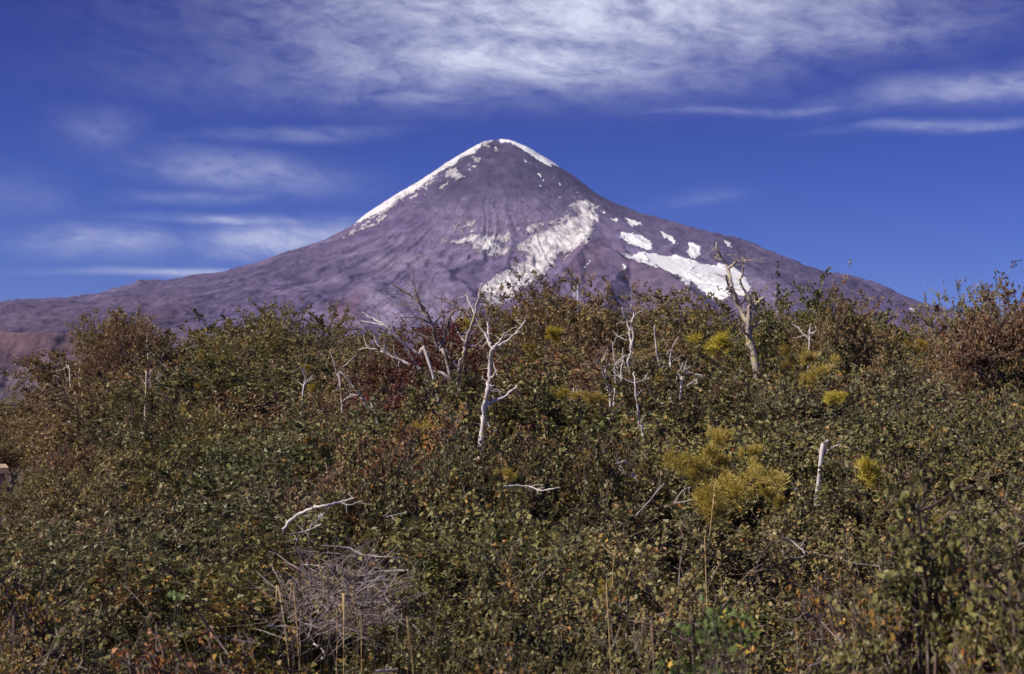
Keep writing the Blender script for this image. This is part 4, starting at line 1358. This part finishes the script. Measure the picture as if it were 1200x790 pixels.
def build_mistletoe():
    mm = {('b', 0): mistletoe_mesh('mistletoe', 1, False, 'mistle'), ('b', 1): mistletoe_mesh('mistletoe', 2, True, 'mistle'),
          ('d', 0): mistletoe_mesh('dull_mistletoe', 3, False, 'mistle_dull'), ('d', 1): mistletoe_mesh('dull_mistletoe', 4, True, 'mistle_dull')}
    items = [(845, 407, 25, 19, 'b', 1, 'bright yellow mistletoe tuft beside the foot of the tall lichened snag'),
             (652, 393, 13, 15, 'b', 0, 'round yellow mistletoe tuft on the trees below the white mast'),
             (541, 382, 11, 13, 'b', 0, 'round yellow-green mistletoe tuft on the upper stem of the mottled leaning tree'),
             (815, 545, 20, 24, 'd', 0, 'left bunch of the large ochre mistletoe mass right of centre'),
             (845, 532, 26, 22, 'd', 1, 'topmost bunch of the large ochre mistletoe mass'),
             (862, 568, 32, 30, 'd', 0, 'biggest middle bunch of the large ochre mistletoe mass'),
             (830, 588, 28, 28, 'd', 0, 'lowest bunch of the large ochre mistletoe mass, behind the tall straw stalk'),
             (884, 545, 16, 18, 'd', 1, 'small right-hand bunch of the large ochre mistletoe mass'),
             (910, 580, 20, 22, 'd', 1, 'smaller yellow mistletoe tuft at the right side of the large ochre one'),
             (1022, 560, 24, 25, 'b', 1, 'upright yellow-green mistletoe tuft left of the pinkish soil slip'),
             (950, 438, 26, 26, 'd', 1, 'tall dull yellow mistletoe right of the lichened snag'),
             (920, 425, 17, 20, 'd', 1, 'dull yellow mistletoe between the lichened snag and the tall one'),
             (975, 467, 15, 13, 'b', 0, 'small low yellow mistletoe below the tall dull one'),
             (1080, 405, 16, 14, 'd', 0, 'orange-yellow mistletoe in the right-hand shrubs under the mountain edge'),
             (237, 418, 8, 8, 'd', 1, 'small yellow mistletoe tuft, left one of the pair on the left slope'),
             (264, 420, 8, 9, 'd', 0, 'small yellow mistletoe tuft, right one of the pair on the left slope'),
             (232, 452, 7, 7, 'd', 0, 'small yellow mistletoe tuft below the left pair'),
             (215, 480, 7, 7, 'd', 1, 'lowest small yellow mistletoe tuft on the left slope'),
             (361, 430, 7, 7, 'd', 0, 'small mistletoe tuft left of the long slanting white stem'),
             (365, 455, 7, 7, 'b', 0, 'small yellow mistletoe tuft low beside the slanting white stem'),
             (555, 440, 13, 14, 'd', 0, 'dull mistletoe between the leaning and the white forked tree'),
             (620, 418, 17, 15, 'd', 1, 'dull yellow mistletoe right of the top of the white forked tree'),
             (694, 465, 18, 14, 'd', 0, 'dull yellow mistletoe left of the thin white stems'),
             (660, 460, 13, 11, 'd', 0, 'small dull mistletoe beside the rusty red patch'),
             (775, 438, 12, 12, 'd', 0, 'small dull mistletoe behind the tall curved white stem'),
             (706, 690, 11, 10, 'd', 1, 'small yellow mistletoe tuft at the lower middle beside a straw stalk'),
             (595, 555, 13, 11, 'd', 0, 'small dull mistletoe below the white forked tree'),
             (1098, 630, 22, 24, 'd', 1, 'dull mistletoe deep in the right-hand shrubs'),
             (450, 445, 12, 10, 'd', 0, 'dull mistletoe left of the long pale limb'),
             (490, 500, 22, 14, 'd', 0, 'yellowish mistletoe beside the orange shrub'),
             (843, 770, 6, 6, 'd', 1, 'tiny yellow mistletoe tuft over the currant bush')]
    for i, (u, v, ru, rv, k, up, lab) in enumerate(items[:-1]):
        d = min(max(4.8, depth_at(u, v + rv * 0.4) * 0.93 - 0.6), 27)
        big = 'large ochre mistletoe mass' in lab
        if big:
            d -= 0.7
            ru, rv = ru * 1.25, rv * 1.3
        elif k == 'b':
            ru, rv, d = ru * 1.2, rv * 1.2, d - 0.4
        c = at(u, v, d)
        o = obj('mistletoe', mm[(k, up)], None)
        o.location = c
        o.scale = (ru * d / F * 0.84, ru * d / F * 0.84, rv * d / F * 0.92)
        o.rotation_euler = (0, 0, i * 1.3)
        tag(o, lab, 'mistletoe', 'mistletoe tufts on the trees')


# ------------------------------------------------------------------ twig heap, stalks, grass, currant
def build_foreground():
    rng = np.random.default_rng(5)
    d0 = 6.7
    px = d0 / F
    c = at(400, 705, d0)
    root = empty('twig_heap', (c[0], c[1], float(ground_z(c[0], c[1]))))
    tag(root, 'tangled heap of dead grey twigs in the foreground left of centre', 'twig heap')
    base = np.array(root.location)

    def heap(n, r, seg):
        a = rng.uniform(-math.pi, math.pi, n)
        q = np.sqrt(rng.random(n))
        s = np.stack([np.cos(a) * q * 62 * px, rng.normal(0, 0.22, n), np.sin(a) * q * 48 * px], -1) + (c - base)
        dr = np.stack([np.where(rng.random(n) < 0.5, -1, 1) * rng.uniform(0.1, 1.1, n), rng.normal(0, 0.45, n), rng.normal(0.35, 0.6, n)], -1)
        return grow(rng, s, dr, rng.uniform(22, 75, n) * px, seg, 0.16, (0, 0, 1), -0.05)
    for i in range(34):
        g = Geo()
        P = heap(1, 0, 7)
        g.tube(P, rng.uniform(0.9, 1.5) * px, 0.4 * px, 5)
        me = g.mesh('dead_twig', True)
        me.materials.append(M['twig' if i % 5 else 'bleached'])
        obj('twig', me, None, root)
    g = Geo()
    P = heap(430, 0, 6)
    g.tube(P, rng.uniform(0.3, 0.7, 430) * px, 0.2 * px, 3)
    me = g.mesh('fine_twigs')
    me.materials.append(M['twig'])
    o = obj('fine_twigs', me, None, root)
    o['kind'] = 'stuff'

    # straw stalks with a thin seed head
    stalks = [([(827, 672), (830, 640), (834, 606), (838, 570)], 1.15, 'tall pale straw stalk in front of the large ochre mistletoe'),
              ([(713, 736), (716, 705), (718, 677), (721, 642)], 1.1, 'tall straw stalk at the lower middle, left of the pale one'),
              ([(395, 764), (388, 723), (380, 690), (372, 650)], 0.8, 'thin straw stalk rising through the middle of the twig heap'),
              ([(333, 731), (322, 713), (310, 694)], 1.2, 'short straw stalk leaning left over the twig heap'),
              ([(348, 728), (338, 712), (330, 698)], 0.9, 'shorter straw stalk beside the one leaning left'),
              ([(424, 770), (420, 735), (411, 688)], 0.9, 'straw stalk right of the middle of the twig heap'),
              ([(403, 740), (400, 722), (398, 712)], 1.3, 'stubby straw seed head low in the twig heap'),
              ([(484, 786), (480, 765), (476, 752)], 1.0, 'short straw stalk at the bottom right of the grass tuft'),
              ([(760, 790), (750, 765), (743, 735), (750, 720)], 0.9, 'brownish bent stalk left of the currant bush'),
              ([(766, 790), (761, 772)], 1.1, 'short brownish stalk at the foot of the bent one'),
              ([(812, 772), (807, 755), (800, 735), (797, 712)], 0.9, 'brownish stalk just left of the yellow currant leaves'),
              ([(15, 778), (13, 762), (12, 750)], 0.8, 'dark thin stalk at the lower left corner')]
    for i, (pts, r, lab) in enumerate(stalks):
        u, v = pts[0]
        d = max(4.3, depth_at(u, v) - 0.2)
        if i in (2, 3, 4, 5, 6):
            d = 6.25
        p_ = d / F
        W = np.array([at(a, b, d) for a, b in pts])
        gz = float(ground_z(W[0][0], W[0][1]))
        lean = W[0] - W[-1]
        base2 = np.array([W[0][0] + lean[0] * 0.8 + rng.normal(0, 0.12), W[0][1] + 0.15, gz])
        if W[0][2] > gz:
            W = np.vstack([base2, W])
        path = smooth_path(W, 4, rng, 0.001) - base2
        t = empty('straw_stalk', tuple(base2))
        tag(t, lab, 'stalk', 'dry stalks sticking out of the shrubs')
        g = Geo()
        g.tube(path[None], 0.6 * r * p_, r * p_ * 0.35, 5)
        me = g.mesh('straw_stem', True)
        me.materials.append(M['straw'] if 'dark' not in lab and 'brownish' not in lab else M['tan_twig'])
        obj('stem', me, None, t)
        g = Geo()
        n = 46
        s, dr, _ = sample_on(rng, path[None, -max(3, len(path) // 4):], n, 0.0, 1.0)
        leaves(g, rng, s, dr + rng.normal(0, 0.25, s.shape), np.full(n, 5 * p_), np.full(n, 1.0 * p_), rng.uniform(0.5, 1, n))
        me = g.mesh('seed_head')
        me.materials.append(M['straw'] if 'dark' not in lab else M['tan_twig'])
        obj('seed_head', me, None, t)

    # grass tufts
    for (u, v, d, ru, h, n, lab) in [(400, 792, 5.15, 62, 0.55, 420, 'yellow-green grass tuft at the bottom below the twig heap'),
                                     (345, 800, 5.0, 30, 0.4, 120, 'small grass tuft left of the larger one')]:
        c = at(u, v, d)
        gz = float(ground_z(c[0], c[1]))
        n_ = n
        s = np.stack([rng.normal(0, ru * d / F * 0.5, n_), rng.normal(0, 0.12, n_), np.zeros(n_)], -1)
        P = grow(rng, s, np.stack([rng.normal(0, 0.25, n_), rng.normal(0, 0.25, n_), np.ones(n_)], -1), (c[2] - gz + h) * rng.uniform(0.6, 1.05, n_), 6, 0.06, (0, 0, -1), 0.02)
        g = Geo()
        g.tube(P, 0.0026, 0.0008, 3, np.clip(rng.normal(0.5, 0.25, n_), 0, 1))
        me = g.mesh('grass_blades')
        me.materials.append(M['grass'])
        o = obj('grass', me, None)
        o.location = (c[0], c[1], gz)
        tag(o, lab, 'grass', None, 'stuff')

    # currant bushes: lobed leaves large enough to tell apart
    def lobed(seed, mat):
        r = np.random.default_rng(seed)
        pts = []
        for a, rad in [(-150, .42), (-118, .62), (-95, .40), (-62, .85), (-38, .50), (-14, .78), (0, 1.05), (14, .78), (38, .50), (62, .85), (95, .40), (118, .62), (150, .42)]:
            th = math.radians(a)
            rr_ = rad * r.uniform(0.92, 1.08)
            pts.append((rr_ * math.sin(th), rr_ * math.cos(th), -0.10 * abs(math.sin(th)) * rad * 2 + r.uniform(-0.05, 0.05)))
        V = np.array([(0, 0, 0.06)] + pts + [(0, -0.28, 0)])
        V[:, 1] += 0.28
        k = len(V) - 1
        fs = np.array([[0, i, i + 1] for i in range(1, k)] + [[0, k, 1]])
        me = mesh_np('lobed_leaf', V, fs.ravel(), np.full(len(fs), 3), {'tone': ('FACE', 'FLOAT', np.full(len(fs), r.uniform(0.1, 0.7)))})
        me.materials.append(M[mat])
        return me
    green = [lobed(i, 'bright') for i in range(5)]
    yellow = [lobed(20 + i, 'yellow_leaf') for i in range(2)]

    def currant(u, v, ru, rv, d, n, ys, lab):
        c = at(u, v, d)
        gz = float(ground_z(c[0], c[1]))
        root = empty('currant_bush', (c[0], c[1], gz))
        tag(root, lab, 'bush')
        base = np.array([c[0], c[1], gz])
        pos = [(u + ru * rng.normal(0, 0.48), v + rv * rng.normal(0, 0.45), False) for _ in range(n)] + [(a, b, True) for a, b in ys]
        g = Geo()
        for (a, b, yel) in pos:
            p = at(a, b, d + rng.normal(0, 0.10) - (0.12 if yel else 0)) - base
            st = np.array([rng.normal(0, 0.05), rng.normal(0, 0.05), -0.03])
            mid = (st + p) / 2 + rng.normal(0, 0.03, 3) + [0, 0, 0.02]
            if rng.random() < 0.35:
                g.tube(smooth_path([st, mid, p], 4, rng, 0.001)[None], 0.0022, 0.0010, 4)
            o = obj('leaf', (yellow if yel else green)[rng.integers(0, 2 if yel else 5)], None, root)
            o.location = p
            s = rng.uniform(5.0, 8.2) * d / F
            o.scale = (s, s, s)
            o.rotation_euler = (rng.uniform(0.45, 1.25), rng.uniform(-0.5, 0.5), rng.uniform(-3.1, 3.1))
            if yel:
                o['label'] = 'yellow autumn leaf'
        me = g.mesh('currant_stems', True)
        me.materials.append(M['stem'])
        obj('stem', me, None, root)
    currant(845, 742, 44, 34, 4.5, 150, [(847, 718), (853, 727), (858, 731), (868, 729), (872, 735), (869, 760), (877, 765), (884, 763), (853, 766), (861, 767), (846, 724)],
            'green bush with lobed leaves, some bright yellow, at the bottom right of centre')
    currant(800, 785, 38, 16, 4.6, 55, [(783, 781)], 'low green bush with large lobed leaves at the bottom edge')
    currant(206, 700, 9, 7, 6.6, 9, [], 'sprig of fresh green lobed leaves in the lower left thicket')


# ------------------------------------------------------------------ built things: mast and hut
def box_bm(me_name, lo, hi):
    x0, y0, z0 = lo
    x1, y1, z1 = hi
    V = np.array([(x, y, z) for x in (x0, x1) for y in (y0, y1) for z in (z0, z1)], float)
    f = np.array([(0, 1, 3, 2), (4, 6, 7, 5), (0, 4, 5, 1), (2, 3, 7, 6), (0, 2, 6, 4), (1, 5, 7, 3)])
    me = mesh_np(me_name, V, f.ravel(), np.full(6, 4))
    return me


def plain(name, col, rough=0.7):
    m, t, out = new_mat(name)
    tc = t.new('ShaderNodeTexCoord')
    n = t.noise(tc.outputs['Object'], 6, 6, 0.65)
    c = t.mix(t.remap(n, 0.3, 0.7), (*[x * 0.82 for x in col], 1), (*col, 1))
    bs = t.new('ShaderNodeBsdfPrincipled')
    bs.inputs['Roughness'].default_value = rough
    t.l.new(c, bs.inputs['Base Color'])
    t.l.new(bs.outputs[0], out.inputs['Surface'])
    return m


def build_mast_and_hut():
    white = plain('white_paint', (0.78, 0.78, 0.80))
    d = 120.0
    top = at(675, 334.5, d)
    x, y = top[0], top[1]
    root = empty('lattice_mast', (x, y, -0.3))
    tag(root, 'white lattice mast sticking up above the russet trees', 'mast')
    H = top[2] + 0.3
    w = 0.155
    for sx in (-1, 1):
        for sy in (-1, 1):
            g = Geo()
            g.tube(np.array([[(sx * w, sy * w, 0), (sx * w, sy * w, H)]], float), 0.035, 0.035, 6)
            me = g.mesh('mast_leg', True)
            me.materials.append(white)
            obj('leg', me, None, root)
    g = Geo()
    zs = np.arange(0, H, 0.36)
    S4 = [(-w, -w), (w, -w), (w, w), (-w, w)]
    segs = []
    for k, z in enumerate(zs[:-1]):
        for i in range(4):
            a, b = S4[i], S4[(i + 1) % 4]
            segs.append([(a[0], a[1], z), (b[0], b[1], zs[k + 1])] if k % 2 == 0 else [(b[0], b[1], z), (a[0], a[1], zs[k + 1])])
            segs.append([(a[0], a[1], z), (b[0], b[1], z)])
    g.tube(np.array(segs, float), 0.024, 0.024, 4)
    me = g.mesh('mast_bracing')
    me.materials.append(white)
    obj('bracing', me, None, root)
    g = Geo()
    g.tube(np.array([[(-w - .03, 0, H), (w + .03, 0, H)], [(0, -w - .03, H), (0, w + .03, H)]], float), 0.035, 0.035, 5)
    me = g.mesh('mast_cap')
    me.materials.append(white)
    obj('cap', me, None, root)

    d = 25.0
    p = at(9, 549, d)
    roof_z = p[2]
    gz = float(ground_z(p[0], p[1]))
    x1 = at(17, 549, d)[0]
    root = empty('hut', (x1 - 2.25, d + 1.2, gz))
    root.rotation_euler = (0, 0, 0.36)
    tag(root, 'low pale hut with a flat tan roof, half hidden at the left edge', 'hut')
    wl, rf = plain('pale_wall', (0.42, 0.36, 0.38)), plain('tan_roof', (0.62, 0.45, 0.28))
    h = roof_z - gz
    o = obj('wall', box_bm('hut_wall', (-1.5, -1.1, -0.2), (1.5, 1.1, h - 0.1)), wl, root)
    o = obj('roof', box_bm('hut_roof', (-1.7, -1.3, h - 0.1), (1.6, 1.3, h)), rf, root)
    fr = obj('window', box_bm('hut_window', (0.98, -1.14, h - 0.62), (1.30, -1.095, h - 0.22)), plain('dark_frame', (0.10, 0.05, 0.05)), root)
    obj('pane', box_bm('hut_pane', (1.02, -1.15, h - 0.58), (1.26, -1.142, h - 0.26)), plain('dark_glass', (0.03, 0.03, 0.04), 0.15), fr)
    # bare pinkish soil slip seen through the shrubs on the right
    pink = plain('pink_soil', (0.30, 0.18, 0.155), 0.95)
    for (u, v, ru, rv, lab) in [(1060, 546, 10, 8, 'patch of bare pinkish soil showing between the right-hand shrubs')]:
        d = depth_at(u, v) - 0.3 + (0.5 if v < 540 else 0)
        top = at(u, v - rv, d)
        gz = float(ground_z(top[0], top[1]))
        hgt, R = top[2] - gz, max(0.5, ru * d / F * 9)
        n, rings = 26, 12
        rr_ = np.linspace(0, 1, rings)
        th = np.arange(n) / n * 2 * np.pi
        RR, TH = np.meshgrid(rr_, th, indexing='ij')
        X = RR * R * np.cos(TH) * 1.5
        Y = RR * R * np.sin(TH) * 0.9
        Z = hgt * np.clip(1 - RR ** 2.6, 0, 1) + 0.30 * fbm(X * 2.4 + u, Y * 2.4, 91, 5, 0.6) - 0.05
        V = np.stack([X, Y, Z], -1).reshape(-1, 3)
        f = np.array([(j * n + i, (j + 1) * n + i, (j + 1) * n + (i + 1) % n, j * n + (i + 1) % n) for j in range(rings - 1) for i in range(n)])
        me = mesh_np('soil_mound', V, f.ravel(), np.full(len(f), 4), None, True)
        o = obj('soil_mound', me, pink)
        o.location = (top[0], top[1], gz)
        tag(o, lab, 'soil', None, 'structure')
        for k in range(3):
            p = at(u + (-1, 0.1, 1)[k] * (ru + 30), v + (-8, rv + 6, -4)[k], d - (0.2, 1.15, 0.2)[k])
            plant('mid_olive', k, p[0], p[1], p[2], 0.36)


build_dead_wood()
for ((u, v), d, r0) in COVER:      # the living shrubs the dead stems rise out of
    p = at(u + prng.uniform(-6, 6), v + 2, d - 0.75)
    plant('mid_olive' if prng.random() < 0.6 or d < 15 else 'mid_bronze', prng.randint(0, 1), p[0], p[1], p[2], 0.5 if u > 120 else 0.25)
build_mistletoe()
build_foreground()
build_mast_and_hut()


# ------------------------------------------------------------------ each shrub gets the words that single it out
def label_plants():
    seen = {}
    recs = []
    for root, look, cat, u, v, d, lab in placed:
        if lab:
            continue
        rel, dist = place_name(u, v)
        lm = rel.split(' the ', 1)
        recs.append([root, look, lm[0], lm[1], dist, d, u, v])
    by = {}
    for r in recs:
        by.setdefault((r[1], r[2], r[3]), []).append(r)
    ordn = ['', 'second ', 'third ', 'fourth ', 'fifth ', 'sixth ', 'seventh ', 'eighth ', 'ninth ', 'tenth ', 'eleventh ', 'twelfth ']
    for (look, rel, lm), rs in by.items():
        rs.sort(key=lambda r: r[4])
        for i, r in enumerate(rs):
            if len(rs) == 1:
                t = f'{look} {rel} the {lm}'
            else:
                t = f'{look} {rel} the {lm}, {ordn[min(i, 11)]}closest to it'
            r[0]['label'] = t


label_plants()
